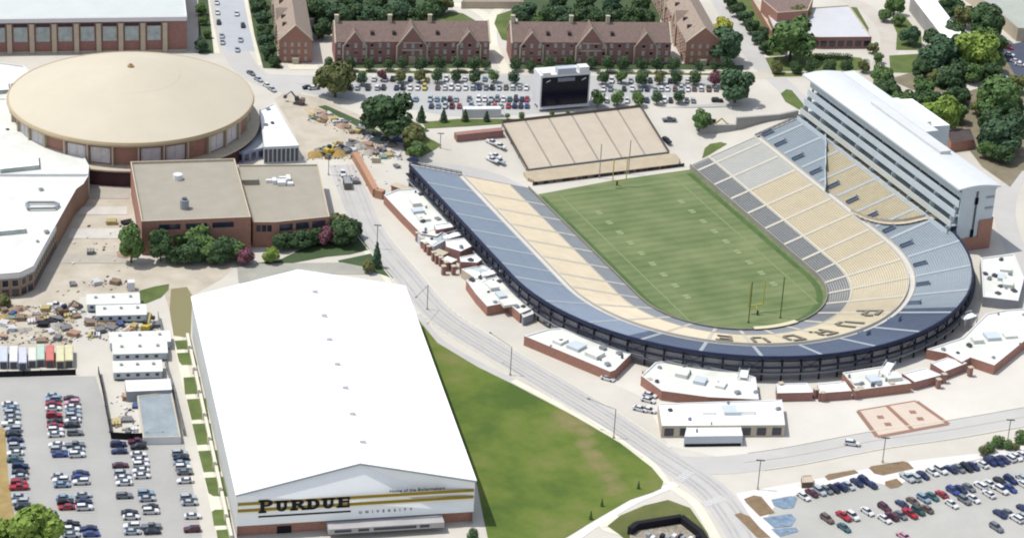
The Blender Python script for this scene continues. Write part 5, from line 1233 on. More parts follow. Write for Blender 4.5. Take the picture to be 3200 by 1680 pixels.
# ------------------------------------------------------------------ vehicles
CARC = {'white': (248, 248, 248), 'silver': (196, 204, 210), 'grey': (128, 134, 140), 'black': (34, 36, 44), 'navy blue': (44, 58, 108), 'blue': (60, 84, 160), 'red': (186, 44, 56), 'maroon': (104, 48, 66),
        'teal': (70, 118, 122), 'brown': (128, 104, 88), 'yellow': (226, 200, 80), 'pale blue': (150, 176, 200), 'green': (60, 96, 84), 'pink': (226, 176, 190)}
carM = {}
def carm(c):
    if c not in carM: carM[c] = mat('car_paint_'+c.replace(' ', '_'), CARC[c], rough=.25, var=0, spec=.6, k=1.05)
    return carM[c]
CARMESH = {}
def loft(mb, secs, mi=0):
    """secs: list of (x, halfwidth_bottom, z0, halfwidth_top, z1)"""
    for (xa, wa, za, va, ya), (xb, wb, zb, vb, yb) in zip(secs[:-1], secs[1:]):
        mb.face([(xa, -wa, za), (xb, -wb, zb), (xb, -vb, yb), (xa, -va, ya)], mi); mb.face([(xb, wb, zb), (xa, wa, za), (xa, va, ya), (xb, vb, yb)], mi)
        mb.face([(xa, -va, ya), (xb, -vb, yb), (xb, vb, yb), (xa, va, ya)], mi)
    for (x, w_, z0, v_, z1), s in ((secs[0], -1), (secs[-1], 1)):
        f = [(x, -w_, z0), (x, w_, z0), (x, v_, z1), (x, -v_, z1)]; mb.face(f if s > 0 else f[::-1], mi)
def carparts(kind, c):
    key = (kind, c)
    if key in CARMESH: return CARMESH[key]
    SP = {'sedan': dict(b=[(-2.3, .78, .35, .72, .85), (-2.2, .88, .3, .8, .95), (-.9, .9, .28, .86, 1.0), (.8, .9, .28, .86, .98), (2.0, .88, .3, .78, .8), (2.32, .74, .36, .66, .66)], g=[(-1.75, .8, .95, .78, .97), (-1.1, .82, .95, .62, 1.4), (.35, .82, .95, .62, 1.42), (1.15, .8, .93, .76, .96)], rf=(-1.05, .3, .6, 1.43)),
          'suv': dict(b=[(-2.3, .82, .4, .8, 1.05), (-2.2, .92, .36, .86, 1.1), (.9, .93, .36, .88, 1.12), (2.1, .9, .38, .82, .98), (2.35, .78, .42, .72, .8)], g=[(-2.18, .84, 1.08, .78, 1.1), (-1.95, .84, 1.1, .68, 1.68), (.3, .84, 1.1, .68, 1.7), (1.1, .82, 1.08, .78, 1.12)], rf=(-1.9, .25, .66, 1.71)),
          'pickup': dict(b=[(-2.7, .86, .45, .86, 1.1), (-.75, .94, .42, .9, 1.12), (1.2, .94, .42, .9, 1.12), (2.5, .92, .44, .84, 1.02), (2.72, .8, .48, .76, .85)], g=[(-.85, .84, 1.1, .78, 1.12), (-.72, .84, 1.1, .68, 1.72), (.55, .84, 1.1, .68, 1.74), (1.25, .82, 1.08, .78, 1.12)], rf=(-.68, .5, .66, 1.75))}[kind]
    mb = MB(); loft(mb, SP['b'])
    x0, x1, hw, z = SP['rf']; mb.prism([(x0, -hw), (x1, -hw), (x1, hw), (x0, hw)], z-.06, z+.03)
    if kind == 'pickup': pass
    def mk(mb, nm, M):
        me = bpy.data.meshes.new(nm); me.from_pydata(mb.v, [], mb.f); me.materials.append(M); me.update(); return me
    body = mk(mb, 'body', carm(c)); mb = MB(); loft(mb, SP['g']); gl = mk(mb, 'windows', m_glass)
    xw = 1.42 if kind != 'pickup' else 1.65
    CARMESH[key] = (body, gl, xw); return CARMESH[key]
mb = MB()
for s in (0,):
    n_ = 12
    A_ = [(.34*math.cos(2*math.pi*i/n_), -.12, .34*math.sin(2*math.pi*i/n_)) for i in range(n_)]; B_ = [(x, .12, z) for x, y, z in A_]
    for i in range(n_): mb.face([A_[i], A_[(i+1) % n_], B_[(i+1) % n_], B_[i]])
    mb.face(A_[::-1]); mb.face(B_)
WHEEL = bpy.data.meshes.new('wheel'); WHEEL.from_pydata(mb.v, [], mb.f); WHEEL.materials.append(m_tire); WHEEL.update()
ncar = [0]
def car(X, Y, hd, c, label, group, kind=None, wheels=True):
    ncar[0] += 1
    kind = kind or ('suv' if ncar[0] % 3 == 0 else ('pickup' if ncar[0] % 11 == 5 else 'sedan'))
    p = at(X, Y); body, gl, xw = carparts(kind, c)
    r = empty({'sedan': 'parked_car', 'suv': 'parked_suv', 'pickup': 'pickup_truck'}[kind], (p.x, p.y, p.z+.1)); r.rotation_euler.z = hd+random.uniform(-.03, .03)
    r.scale = (1.04, 1.02, 1.0)
    tag(r, label, 'car', group)
    for me, nm in ((body, 'body'), (gl, 'windows')):
        o = bpy.data.objects.new(nm, me); COL.objects.link(o); o.parent = r
    if wheels:
        for sx in (-1, 1):
            for sy in (-1, 1):
                o = bpy.data.objects.new('wheel', WHEEL); COL.objects.link(o); o.parent = r; o.location = (sx*xw, sy*.8, .34)
    return r
def heading(p, q): a = at(*p); b_ = at(*q); return math.atan2(b_.y-a.y, b_.x-a.x)
h_left = heading((100, 1200), (140, 1198.5))
KW = {'w': 'white', 's': 'silver', 'g': 'grey', 'k': 'black', 'n': 'navy blue', 'b': 'blue', 'r': 'red', 'm': 'maroon', 't': 'teal', 'o': 'brown', 'y': 'yellow', 'p': 'pale blue', 'e': 'green', 'i': 'pink'}
def colour_rows(rows, hd, group, f, flip=True):
    for rowname, items in rows:
        for i, (x, y, c) in enumerate(items):
            X, Y = f([(x, y)])[0]
            car(X, Y, hd+(math.pi if (flip and i % 4 == 1) else 0), KW[c], f'{KW[c]} car, {ORD[i]} {rowname}', group)
rowsL = [
 ('from top, leftmost row of lower left lot', [(90, 140, 'w'), (100, 182, 'p'), (110, 225, 's'), (112, 265, 's'), (100, 322, 'w'), (125, 372, 's'), (122, 415, 'k'), (140, 468, 'n'), (150, 528, 's'), (140, 590, 'w'), (138, 650, 't'), (185, 712, 'n'), (185, 765, 'k'), (178, 808, 's'), (172, 865, 'r'), (176, 905, 'r'), (180, 990, 's'), (190, 1040, 's'), (210, 1085, 'k')]),
 ('from top, left half, second row of lower left lot', [(490, 62, 's'), (490, 98, 'p'), (490, 137, 'r'), (490, 180, 'w'), (495, 245, 'r'), (505, 300, 'k'), (505, 338, 'r'), (510, 382, 'w'), (512, 418, 'w'), (520, 512, 'w'), (535, 560, 's'), (552, 602, 'b'), (545, 800, 's'), (560, 840, 'w'), (570, 880, 'p'), (590, 1000, 'p'), (600, 1042, 'k'), (615, 1085, 'r'), (640, 1245, 'k'), (650, 1295, 'w'), (655, 1340, 's')]),
 ('from top, right half, second row of lower left lot', [(655, 88, 'm'), (662, 130, 'i'), (668, 170, 'w'), (672, 210, 'p'), (672, 250, 's'), (668, 290, 'w'), (660, 332, 'k'), (688, 405, 'g'), (690, 515, 'g'), (700, 562, 's'), (705, 605, 'w'), (742, 775, 'n'), (730, 812, 'b'), (745, 855, 'w'), (765, 975, 's'), (768, 1035, 'n'), (775, 1090, 'w'), (815, 1282, 'n'), (838, 1332, 'b')]),
 ('from top, left column below the fenced yard', [(1085, 510, 'n'), (1095, 572, 'n'), (1105, 702, 'm'), (1122, 778, 's'), (1132, 820, 'w'), (1140, 862, 'w'), (1140, 982, 'g'), (1190, 1135, 'k'), (1205, 1175, 'w'), (1212, 1262, 'w'), (1216, 1312, 's')]),
 ('from top, right column below the fenced yard', [(1262, 485, 'm'), (1272, 532, 'k'), (1272, 602, 'w'), (1290, 655, 'w'), (1292, 700, 'w'), (1292, 750, 'w'), (1305, 798, 'w'), (1340, 960, 'p'), (1352, 1008, 's'), (1380, 1085, 'k'), (1384, 1125, 'w'), (1390, 1265, 'g'), (1398, 1310, 'k')]),
 ('from top, column nearest the lawn squares', [(1650, 592, 's'), (1665, 634, 'k'), (1665, 682, 'p'), (1680, 722, 'w'), (1698, 765, 'g'), (1700, 842, 'w'), (1728, 1000, 's'), (1742, 1045, 's'), (1770, 1168, 'w'), (1765, 1290, 'm')])]
colour_rows(rowsL, h_left, 'cars in the lower left car park', e2)
h_r = heading((2210, 1290), (2239, 1309))
rowsR = [
 ('from left, short row by the curved kerb', [(800, 1030, 'w'), (865, 1003, 'm'), (928, 990, 's'), (985, 978, 'g'), (1040, 968, 'k'), (1100, 955, 'n'), (1160, 945, 's'), (1228, 920, 'n'), (1290, 905, 'n'), (1340, 935, 'n')]),
 ('from left, top row under the right sidewalk', [(1632, 880, 's'), (1690, 878, 's'), (1760, 860, 'n'), (1835, 832, 'w'), (1902, 820, 'w'), (1985, 812, 'n'), (2048, 806, 'g'), (2108, 800, 'k'), (2162, 788, 'n'), (2235, 772, 'w'), (2300, 752, 'n'), (2352, 748, 'n'), (2405, 735, 'n'), (2455, 722, 'w'), (2510, 712, 'w'), (2562, 700, 'w')]),
 ('from left, upper line of lower right double row', [(1450, 1122, 'm'), (1590, 1092, 'n'), (1680, 1072, 'o'), (1765, 1050, 'p'), (1835, 1032, 't'), (1912, 1015, 'r'), (2000, 988, 'b'), (2062, 975, 'n'), (2130, 960, 'g'), (2222, 945, 'w'), (2300, 932, 'w'), (2380, 908, 'k'), (2462, 898, 'n'), (2555, 880, 's')]),
 ('from left, lower line of lower right double row', [(1450, 1212, 'w'), (1512, 1192, 'm'), (1580, 1182, 'g'), (1655, 1170, 'r'), (1722, 1148, 'e'), (1790, 1132, 'o'), (1990, 1092, 'w'), (2092, 1062, 'g'), (2165, 1050, 'w'), (2290, 1012, 'w'), (2392, 980, 'w'), (2462, 966, 'b'), (2570, 935, 'w')]),
 ('from left, scattered cars of lower right lot', [(988, 1212, 'o'), (1120, 1190, 'r'), (1125, 1282, 't'), (1195, 1190, 'w'), (1312, 1152, 'w'), (1600, 1348, 'i'), (2350, 1282, 'g'), (2380, 1172, 'n'), (2450, 1168, 'g'), (2512, 1210, 'w'), (2568, 1130, 'n'), (2572, 1195, 's')])]
colour_rows(rowsR, h_r, 'cars in the lower right car park', e7)
# far car park
rc = random.Random(5)
h_f = heading((1100, 270), (1102, 262))
def T(f, xs_, y, cols, nm):
    for i, x in enumerate(xs_):
        c = cols[i % len(cols)] if cols else rc.choice('wwssgknwprb'); yy = y+(i % 2)*1.0
        X, Y = f([(x, yy)])[0]
        car(X, Y, h_f+(math.pi if rc.random() < .4 else 0), KW[c], f'{KW[c]} car, {ORD[i]} from left, {nm}', 'cars in the far car park', wheels=False)
T(c2, [865, 950, 1040, 1100, 1240, 1375, 1530, 1680, 1840], 645, 'swwknywwp', 'row under the island trees left of the scoreboard')
T(c2, [760, 815, 900, 975, 1025, 1130, 1180, 1240, 1300, 1355, 1460, 1520, 1570, 1625, 1685, 1745, 1795, 1850, 1900, 1955, 2010, 2065, 2120, 2175], 715, 'kskwknkwwyowwwwsngksowsw', 'middle row left of the scoreboard')
T(c2, [1170, 1225, 1285, 1400, 1455, 1510, 1560, 1610, 1715, 1790, 1840, 1890, 1940, 1990, 2040, 2090, 2140, 2180], 808, 'wspsptmsgwwsgwtknr', 'third row left of the scoreboard')
T(c2, [1230, 1410, 1465, 1520, 1575, 1635, 1730, 1800, 1870, 1920, 1970, 2030, 2080, 2130, 2180], 862, 'wnpsmrpwkrsrnkb', 'lowest row left of the scoreboard')
T(c3, [800, 860, 955, 1060, 1110, 1270, 1310, 1410], 660, 'wwsnkkgw', 'row under the island trees right of the scoreboard')
T(c3, [735, 790, 900, 965, 1030, 1085, 1150, 1200, 1250, 1310, 1360, 1415, 1465, 1520, 1580, 1640], 725, 'wgkwgnswwoswowog', 'middle row right of the scoreboard')
T(c3, [760, 925, 1085, 1225, 1275, 1405, 1455], 818, 'wwnwkgs', 'lowest row right of the scoreboard')
def one(X, Y, q, c, label, kind='sedan', grp='cars on the streets'): car(X, Y, heading((X, Y), q), c, label, grp, kind)
one(1310.6+0, 0, (1312, 20), 'silver', 'silver car at the top of the court path') if False else None
for i, (x, y, c) in enumerate([(1745, 30, 'w'), (1760, 190, 'k'), (1750, 110, 'w'), (1785, 300, 's'), (1790, 350, 's'), (1935, 330, 's'), (1910, 410, 's'), (1905, 120, 'w'), (1955, 215, 'k')]):
    X, Y = c1([(x, y)])[0]; one(X, Y, (X+3, Y+30), KW[c], f'{KW[c]} car, {ORD[i]} on the street beside the gym hall', grp='cars on the top left street')
for i, (x, y, c) in enumerate([(2020, 600, 'g'), (2080, 650, 's'), (2150, 700, 'w'), (2190, 730, 's')]):
    X, Y = c1([(x, y)])[0]; one(X, Y, (X+20, Y+12), KW[c], f'{KW[c]} car, {ORD[i]} along the kerb right of the dome', grp='cars along the kerb right of the dome')
for i, (x, y, c) in enumerate([(420, 715, 'k'), (465, 720, 'w')]):
    X, Y = c2([(x, y)])[0]; one(X, Y, (X+25, Y-2), KW[c], f'{KW[c]} car, {ORD[i]} of two on the wide junction near the olive tree', grp='cars at the far junction')
X, Y = c3([(1650, 820)])[0]; one(X, Y, (X+20, Y), 'black', 'long black car parked below the dark tree right of the car park', 'suv')
X, Y = c3([(1265, 975)])[0]; one(X, Y, (X+20, Y), 'grey', 'grey pickup on the paving right of the beige bleachers', 'pickup')
X, Y = c3([(1530, 1040)])[0]; one(X, Y, (X+20, Y-2), 'silver', 'silver van near the yellow digger on the upper plaza', 'suv')
X, Y = c3([(1245, 1145)])[0]; one(X, Y, (X+14, Y+14), 'black', 'black car beside the right corner of the beige bleachers', 'suv')
X, Y = e7([(1190, 605)])[0]; one(X, Y, (X+20, Y+3), 'white', 'white car driving along the plaza road', 'suv')
for i, (x, y, c) in enumerate([(1900, 1160, 'w'), (1965, 1190, 'w'), (1925, 1270, 'w'), (1960, 1310, 's'), (1900, 1300, 'w')]):
    X, Y = c2([(x, y)])[0]; one(X, Y, (X+16, Y+10), KW[c], f'{KW[c]} car, {ORD[i]} from the top beside the left edge of the beige bleachers', 'suv' if i % 2 else 'pickup', 'cars beside the bleachers')
for i, (x, y, c) in enumerate([(940, 400, 'k'), (1150, 380, 'w'), (1160, 420, 'k'), (1010, 375, 's')]):
    X, Y = c4([(x, y)])[0]; one(X, Y, (X+20, Y+10), KW[c], f'{KW[c]} car, {ORD[i]} in the small court before the low flat hall', grp='cars in the small court')
for i, (x, y, c) in enumerate([(2430, 440, 'r'), (2440, 500, 'w'), (2500, 560, 'w'), (2540, 590, 'w'), (2550, 350, 'b'), (2250, 690, 'w'), (2380, 695, 's')]):
    X, Y = c4([(x, y)])[0]; one(X, Y, (X+20, Y+4), KW[c], f'{KW[c]} car, {ORD[i]} among those at the far right edge', grp='cars at the right edge')
#PART4
# cream gutter line along the left side of the practice hall
mb = MB(); q = [Af-ux*.3, An-ux*.3]
mb.prism([(v.x, v.y) for v in linestrip(dwn(Af, 0)-ux*1.2, dwn(An, 0)-ux*1.2, .9, None)], 7.6, 9.4); P(mb, 'side_plinth', m_walk, ph)
for i in range(8):
    p = Af.lerp(An, (i+.7)/8.4)-ux*1.6; mb = MB(); mb.box((p.x, p.y, 9.2), (.9, 1.2, 2.6), ax=((ux.x, ux.y), (uy.x, uy.y))); P(mb, 'side_porch', m_walk, ph)
mb = MB(); ea = [An+ux*.1, Rn, Bn-ux*.1]
for a, b_ in zip(ea[:-1], ea[1:]): mb.bar(a-uy*.12-Vector((0, 0, .3)), b_-uy*.12-Vector((0, 0, .3)), .35)
P(mb, 'gable_trim', m_mgrey, ph)
# ------------------------------------------------------------------ lamps
def lamp(X, Y, top, label, arm=None, grp='street lamps'):
    p = at(X, Y); h = top
    r = empty('street_lamp', p); tag(r, label, 'street lamp', grp)
    mb = MB(); mb.bar(p, p+Vector((0, 0, h)), .26, n=8); P(mb, 'pole', m_pole, r)
    mb = MB(); mb.bar(p, p+Vector((0, 0, .8)), .7, n=8); P(mb, 'base', m_stone, r)
    if arm:
        q = at(*arm, p.z+h+.4); mb = MB(); mb.bar(p+Vector((0, 0, h)), q, .12); P(mb, 'arm', m_pole, r); e_ = q; d_ = (q-p-Vector((0, 0, h))).normalized()
        mb = MB(); mb.bar(q, q+d_*1.0, .3); P(mb, 'lamp_head', m_steel, r)
    else:
        mb = MB(); mb.box((p.x, p.y, p.z+h), (2.6, .4, .25), ax=((.91, -.41), (.41, .91))); P(mb, 'lamp_head', m_steel, r)
lamp(1074, 778, 9, 'street lamp beside the road, upper of the three along the practice hall side', (1048, 745)); lamp(1283, 943, 10, 'street lamp at the far tip of the central lawn', (1236, 838)); lamp(1543, 1101, 10, 'street lamp on the lawn edge left of the clubhouse', (1484, 1003))
lamp(1905, 1230, 10, 'T-shaped lamp on the corner sidewalk above the lower right car park'); lamp(2219, 1162, 8.6, 'T-shaped lamp on the sidewalk behind the larger mulch bed'); lamp(2533, 1112, 8, 'T-shaped lamp beside the bushes at the right edge')
lamp(948, 625, 9, 'street lamp beside the narrow dark conifer'); lamp(1107, 372, 6, 'small lamp on the paving above the left tip of the grandstand')
lamp(826, 440, 8, 'thin lamp beside the low brick wing')
lamp(1240, 1240, 6, 'x') if False else None
# ------------------------------------------------------------------ construction yard and stores
def boxthing(name, label, cat, X, Y, ln, wd, h, hd, M, roofM=None, group=None, kind='container', z=None):
    p = at(X, Y); r = empty(name, (p.x, p.y, p.z)); r.rotation_euler.z = hd; tag(r, label, cat, group)
    mb = MB()
    if kind == 'container':
        mb.box((0, 0, h/2+.1), (ln, wd, h)); mb.build('shell', M, r)
        mb = MB()
        for i in range(int(ln/.9)):
            x = -ln/2+.5+i*.9
            for s in (-1, 1): mb.box((x, s*(wd/2+.04), h/2+.1), (.35, .08, h*.86))
        mb.build('side_ribs', M, r)
        mb = MB(); mb.box((0, 0, h+.16), (ln*.97, wd*.9, .1)); mb.build('roof', roofM or M, r)
        mb = MB(); mb.box((-ln/2-.04, 0, h/2), (.08, wd*.8, h*.85)); mb.build('door', m_steel, r)
    elif kind == 'trailer':
        mb = MB(); mb.prism([(-ln/2, -wd/2), (ln/2, -wd/2), (ln/2, wd/2), (-ln/2, wd/2)], .6, h); mb.build('body', M, r)
        mb = MB()
        mb.face([(-ln/2-.2, -wd/2-.2, h), (ln/2+.2, -wd/2-.2, h), (ln/2+.2, 0, h+.35), (-ln/2-.2, 0, h+.35)]); mb.face([(-ln/2-.2, 0, h+.35), (ln/2+.2, 0, h+.35), (ln/2+.2, wd/2+.2, h), (-ln/2-.2, wd/2+.2, h)]); mb.build('roof', roofM or m_wroof2, r)
        for i in range(int(ln/3)):
            mb = MB(); mb.box((-ln/2+1.5+i*3, -wd/2-.05, h*.62), (1.1, .1, .9)); mb.build('window', m_glass, r)
        mb = MB(); mb.box((0, -wd/2-.04, .35), (ln*.96, .08, .5)); mb.build('skirt', m_steel, r)
        for i in range(3):
            mb = MB(); mb.box((-ln/3+i*ln/3, .3, h+.55), (.9, .9, .6)); mb.build('roof_unit', m_mgrey, r)
    return r
hdx = h_left
hdy = h_left+math.pi/2
CONT = [((10, 905), 'silver', (216, 222, 232), 'leftmost silver container in the row at the left edge'), ((35, 905), 'white', (244, 244, 248), 'white container second in the row at the left edge'), ((58, 908), 'lilac', (220, 222, 240), 'pale lilac container third in the row at the left edge'),
        ((82, 905), 'cream', (238, 236, 224), 'cream container with cluttered top in the container row'), ((103, 900), 'green', (200, 222, 208), 'pale green container in the container row'), ((126, 902), 'coral', (222, 128, 118), 'coral red container in the container row'),
        ((152, 904), 'yellow', (232, 226, 184), 'pale yellow container, left of the two yellow ones'), ((174, 902), 'yellow', (236, 230, 196), 'pale yellow container, rightmost of the row')]
for (X, Y), nm, c, lb in CONT: boxthing('shipping_container', lb, 'container', X, Y+3, 10.5 if nm != 'cream' else 9, 2.5, 2.6, hdy, mat('container_'+nm, c, var=.08, scale=.6), mat('container_top_'+nm, tuple(min(255, v+8) for v in c), var=.1, scale=.4), 'shipping containers')
for i, (X, Y, ln, nm) in enumerate(((285, 768, 17, 'a'), (305, 796, 16, 'b'), (352, 864, 19, 'c'), (352, 892, 17, 'd'), (346, 938, 15, 'e'))):
    boxthing('office_trailer', ['topmost long white site trailer', 'second long white site trailer', 'third and longest site trailer with dark roof vents', 'fourth site trailer, low and pale', 'lowest site trailer, beside the fenced yard'][i]+' left of the practice hall', 'site trailer', X, Y+3, ln, 7.4, 3.0, hdx, m_metal, m_wroof2, 'site office trailers', 'trailer')
wh, W = building('yard_shed', 'bright white roofed shed at the top of the fenced yard', 'shed', [(314, 956), (428, 952), (432, 980), (318, 985)], 11.5, m_mgrey, m_wroof, par=.15, capM=m_white)
wh, W = building('yard_shed', 'grey ribbed roof shed filling the lower half of the fenced yard', 'shed', [(345, 995), (432, 985), (455, 1098), (360, 1100)], 10.4, m_white, mat('weathered_metal_roof', (168, 180, 186), var=.16, scale=.25, det=8), par=.15, capM=m_stone)
def fence(name, pts, h, label, M=m_black, grp=None, mesh=True, Mp=None):
    ps = [at(*q) for q in pts]; r = empty(name, ps[0]); tag(r, label, 'fence', grp)
    mb = MB()
    for a, b_ in zip(ps[:-1], ps[1:]):
        q = linestrip(a, b_, .12, None); mb.prism([(v.x, v.y) for v in q], min(a.z, b_.z)+.05, max(a.z, b_.z)+h)
    P(mb, 'fence_panel', Mp or M, r)
    k_ = 0
    for a, b_ in zip(ps[:-1], ps[1:]):
        n_ = max(1, int((b_-a).length/4.5))
        for i in range(n_+1):
            if k_ > 60: break
            p = a.lerp(b_, i/n_); mb = MB(); mb.bar(p, p+Vector((0, 0, h+.25)), .22); P(mb, 'fence_post', M, r); k_ += 1
fence('yard_fence', [(248, 940), (258, 985), (268, 1040), (280, 1103), (330, 1106), (410, 1104)], 2.4, 'dark screened fence round the left and lower side of the yard')
fence('yard_fence', [(398, 800), (410, 850), (416, 920), (436, 985), (462, 1095)], 2.2, 'grey mesh fence between the trailers and the lawn squares', m_mgrey, Mp=m_mgrey)
fence('yard_fence', [(-20, 948), (60, 946), (190, 942)], 2.0, 'dark low fence in front of the shipping containers')
# sunken enclosure at the bottom edge
r = empty('walled_enclosure', at(1660, 1345)); tag(r, 'black walled enclosure on the small lawn at the bottom edge', 'enclosure')
pe = [at(*q, 8) for q in ((1583, 1345), (1600, 1332), (1712, 1314), (1760, 1352), (1790, 1400), (1590, 1420))]
mb = MB()
for a, b_ in zip(pe[:-2], pe[1:-1]): mb.prism([(v.x, v.y) for v in linestrip(a, b_, 1.6, None)], 7.9, 10.6+len(mb.f)*.004)
P(mb, 'black_wall', m_black, r)
mb = MB(); mb.face([(v.x, v.y, 8.4) for v in pe]); P(mb, 'gravel_floor', mat('mixed_rubble', (176, 168, 150), var=.5, scale=.8, det=9), r)
for i in range(9):
    p = pe[0].lerp(pe[3], .2+.09*i)+Vector((random.uniform(-1, 1), random.uniform(-3, -.5), 0)); mb = MB(); mb.box((p.x, p.y, 9), (1.6, 1.1, 1.3), ax=((.8, .6), (-.6, .8))); P(mb, 'machine_unit', [m_mgrey, m_white, m_navy][i % 3], r)
mb_ = None
# diggers
def digger(X, Y, hd, c, label):
    p = at(X, Y); r = empty('excavator', p, hd); tag(r, label, 'excavator', 'excavators on the construction ground')
    M = carm(c)
    for s in (-1, 1):
        mb = MB(); mb.box((0, s*1.2, .5), (3.8, .6, .9)); mb.build('track', m_steel, r)
    mb = MB(); mb.box((-.4, 0, 1.6), (3.4, 2.5, 1.1)); mb.box((-1.3, 0, 2.4), (1.5, 2.4, .6)); mb.build('body', M, r)
    mb = MB(); mb.box((.7, .75, 2.7), (1.4, 1.1, 1.5)); mb.build('cab', m_glass, r)
    mb = MB(); mb.bar((1, -.3, 2.0), (3.6, -.3, 4.6), .5); mb.bar((3.6, -.3, 4.6), (6.0, -.3, 2.4), .38); mb.build('boom', M, r)
    mb = MB(); mb.prism([(5.6, -1), (6.6, -1), (6.6, .4), (5.6, .4)], 1.4, 2.5, bottom=True); mb.build('bucket', m_steel, r)
m_oy = carm('yellow')
digger(752, 262, 2.4, 'brown', 'rusty brown excavator at the far end of the construction ground'); digger(828, 388, .4, 'yellow', 'yellow excavator on the dirt near the orange ramp wall'); digger(1790, 322, -.5, 'yellow', 'yellow excavator on the upper plaza behind the grandstand')
digger(368, 832, 1.0, 'yellow', 'yellow excavator among the piles left of the trailers'); digger(160, 792, .2, 'brown', 'brown excavator among material piles above the containers')
# heaps and stacks
rp = random.Random(21)
def heap(X, Y, rad, h, M, label, grp='spoil heaps'):
    p = at(X, Y); n_ = 18; mb = MB(); ph_ = rp.uniform(0, 6); rings = []
    for k_ in range(6):
        f = k_/5; rings.append([(rad*(1-f)**.8*(1+.22*math.sin(2*a+ph_)+.12*math.sin(5*a+k_))*math.cos(a), rad*.7*(1-f)**.8*(1+.18*math.sin(3*a+ph_))*math.sin(a), h*f**.9-.05) for a in [2*math.pi*i/n_ for i in range(n_)]])
    for A_, B_ in zip(rings[:-1], rings[1:]):
        for i in range(n_): mb.face([A_[i], A_[(i+1) % n_], B_[(i+1) % n_], B_[i]])
    o = mb.build('soil_heap', M); o.location = p; o.rotation_euler.z = rp.uniform(0, 3); tag(o, label, 'heap', grp)
m_heap = [mat('tan_soil', (214, 194, 162), var=.2, scale=.5, det=8), mat('ochre_soil', (188, 158, 96), var=.25, scale=.5, det=8), mat('brown_soil', (182, 154, 132), var=.25, scale=.6, det=8), mat('grey_rubble', (190, 184, 174), var=.35, scale=.9, det=8)]
HN = ['tan', 'ochre', 'brown', 'grey']
hp_ = [(790, 280, 4, 0), (812, 296, 5, 2), (838, 300, 4, 0), (862, 318, 4, 2), (800, 388, 5, 1), (850, 385, 5, 1), (905, 370, 5, 3), (930, 385, 4, 3), (40, 780, 4, 2), (95, 800, 4, 2), (140, 820, 4, 3), (175, 800, 3, 0), (60, 830, 3, 3), (310, 640, 4, 2), (12, 800, 4, 1), (250, 815, 3, 1), (330, 835, 3, 0), (130, 772, 3, 3)]
for i, (X, Y, rad, m_) in enumerate(hp_):
    where = 'on the far construction ground' if X > 700 else 'above the containers' if X < 200 else 'near the site trailers'
    heap(X, Y, rad, rad*.35, m_heap[m_], f'{HN[m_]} heap, {ORD[i % 12]} from the left {where}')
STC = [('blue', (96, 112, 156)), ('orange', (200, 162, 138)), ('white', (240, 240, 240)), ('yellow', (214, 196, 140)), ('grey', (150, 150, 152)), ('brown', (168, 146, 126)), ('teal', (150, 178, 170)), ('black', (50, 50, 60))]
def stack(X, Y, c, label, ln, hd, grp):
    p = at(X, Y); r = empty('material_stack', p, hd); tag(r, label, 'material stack', grp)
    M = mat('stack_'+STC[c][0], STC[c][1], var=.15, scale=.8)
    for k_ in range(rp.randint(2, 3)):
        mb = MB()
        for j in range(3): mb.box((rp.uniform(-.3, .3), -1+j*.95, .25+k_*.5), (ln*rp.uniform(.8, 1), .8, .42))
        mb.build('layer', M, r)
regs = [('on the far construction ground', (780, 268, 935, 330), 26), ('on the dirt right of the wedge hall', (765, 345, 1005, 398), 36), ('above the shipping containers', (5, 772, 190, 860), 34), ('between the site trailers', (225, 800, 395, 850), 20), ('beside the annex end', (150, 700, 330, 740), 3), ('in the court right of the annex', (190, 560, 320, 680), 3), ('in the fenced yard', (285, 1000, 340, 1090), 6), ('at the top of the orange ramp', (850, 405, 1010, 470), 3)]
for where, (xa, ya, xb, yb), n_ in regs:
    P_ = []
    for i in range(n_):
        x = rp.uniform(xa, xb); y = rp.uniform(ya, yb)
        if 'far' in where: y = 272+(x-780)*.36+rp.uniform(0, 26)
        elif 'wedge' in where: y = max(y, 398-(x-765)*.35)
        P_.append((x, y))
    P_.sort()
    for i, (x, y) in enumerate(P_):
        c = rp.choice([0, 1, 2, 2, 3, 4, 4, 5, 5, 5, 4, 6, 7, 2]); o_ = ORD[i] if i < 36 else f'{i+1}th'
        stack(x, y, c, f'{STC[c][0]} stack of materials, {o_} from the left {where}', rp.uniform(1.6, 4.2), hdx+rp.choice([0, 1.57, .4, -.5]), 'material stacks '+where)
rb = MB()
for where, (xa, ya, xb, yb), n_ in regs:
    for i in range(n_*9):
        x = rp.uniform(xa-8, xb+8); y = rp.uniform(ya-6, yb+6)
        if 'far' in where and not (268+(x-780)*.36 < y < 306+(x-780)*.36): continue
        if 'wedge' in where and y < 392-(x-765)*.33: continue
        p = at(x, y); s = rp.uniform(.15, .5); rb.box((p.x, p.y, p.z+s*.4), (s*rp.uniform(1, 3), s, s), rp.randrange(4), ax=((.8, .6), (-.6, .8)))
o = rb.build('rubble', [m_heap[0], m_heap[3], m_steel, m_white]); tag(o, 'loose rubble and scraps scattered over the construction ground', 'rubble', kind='stuff')
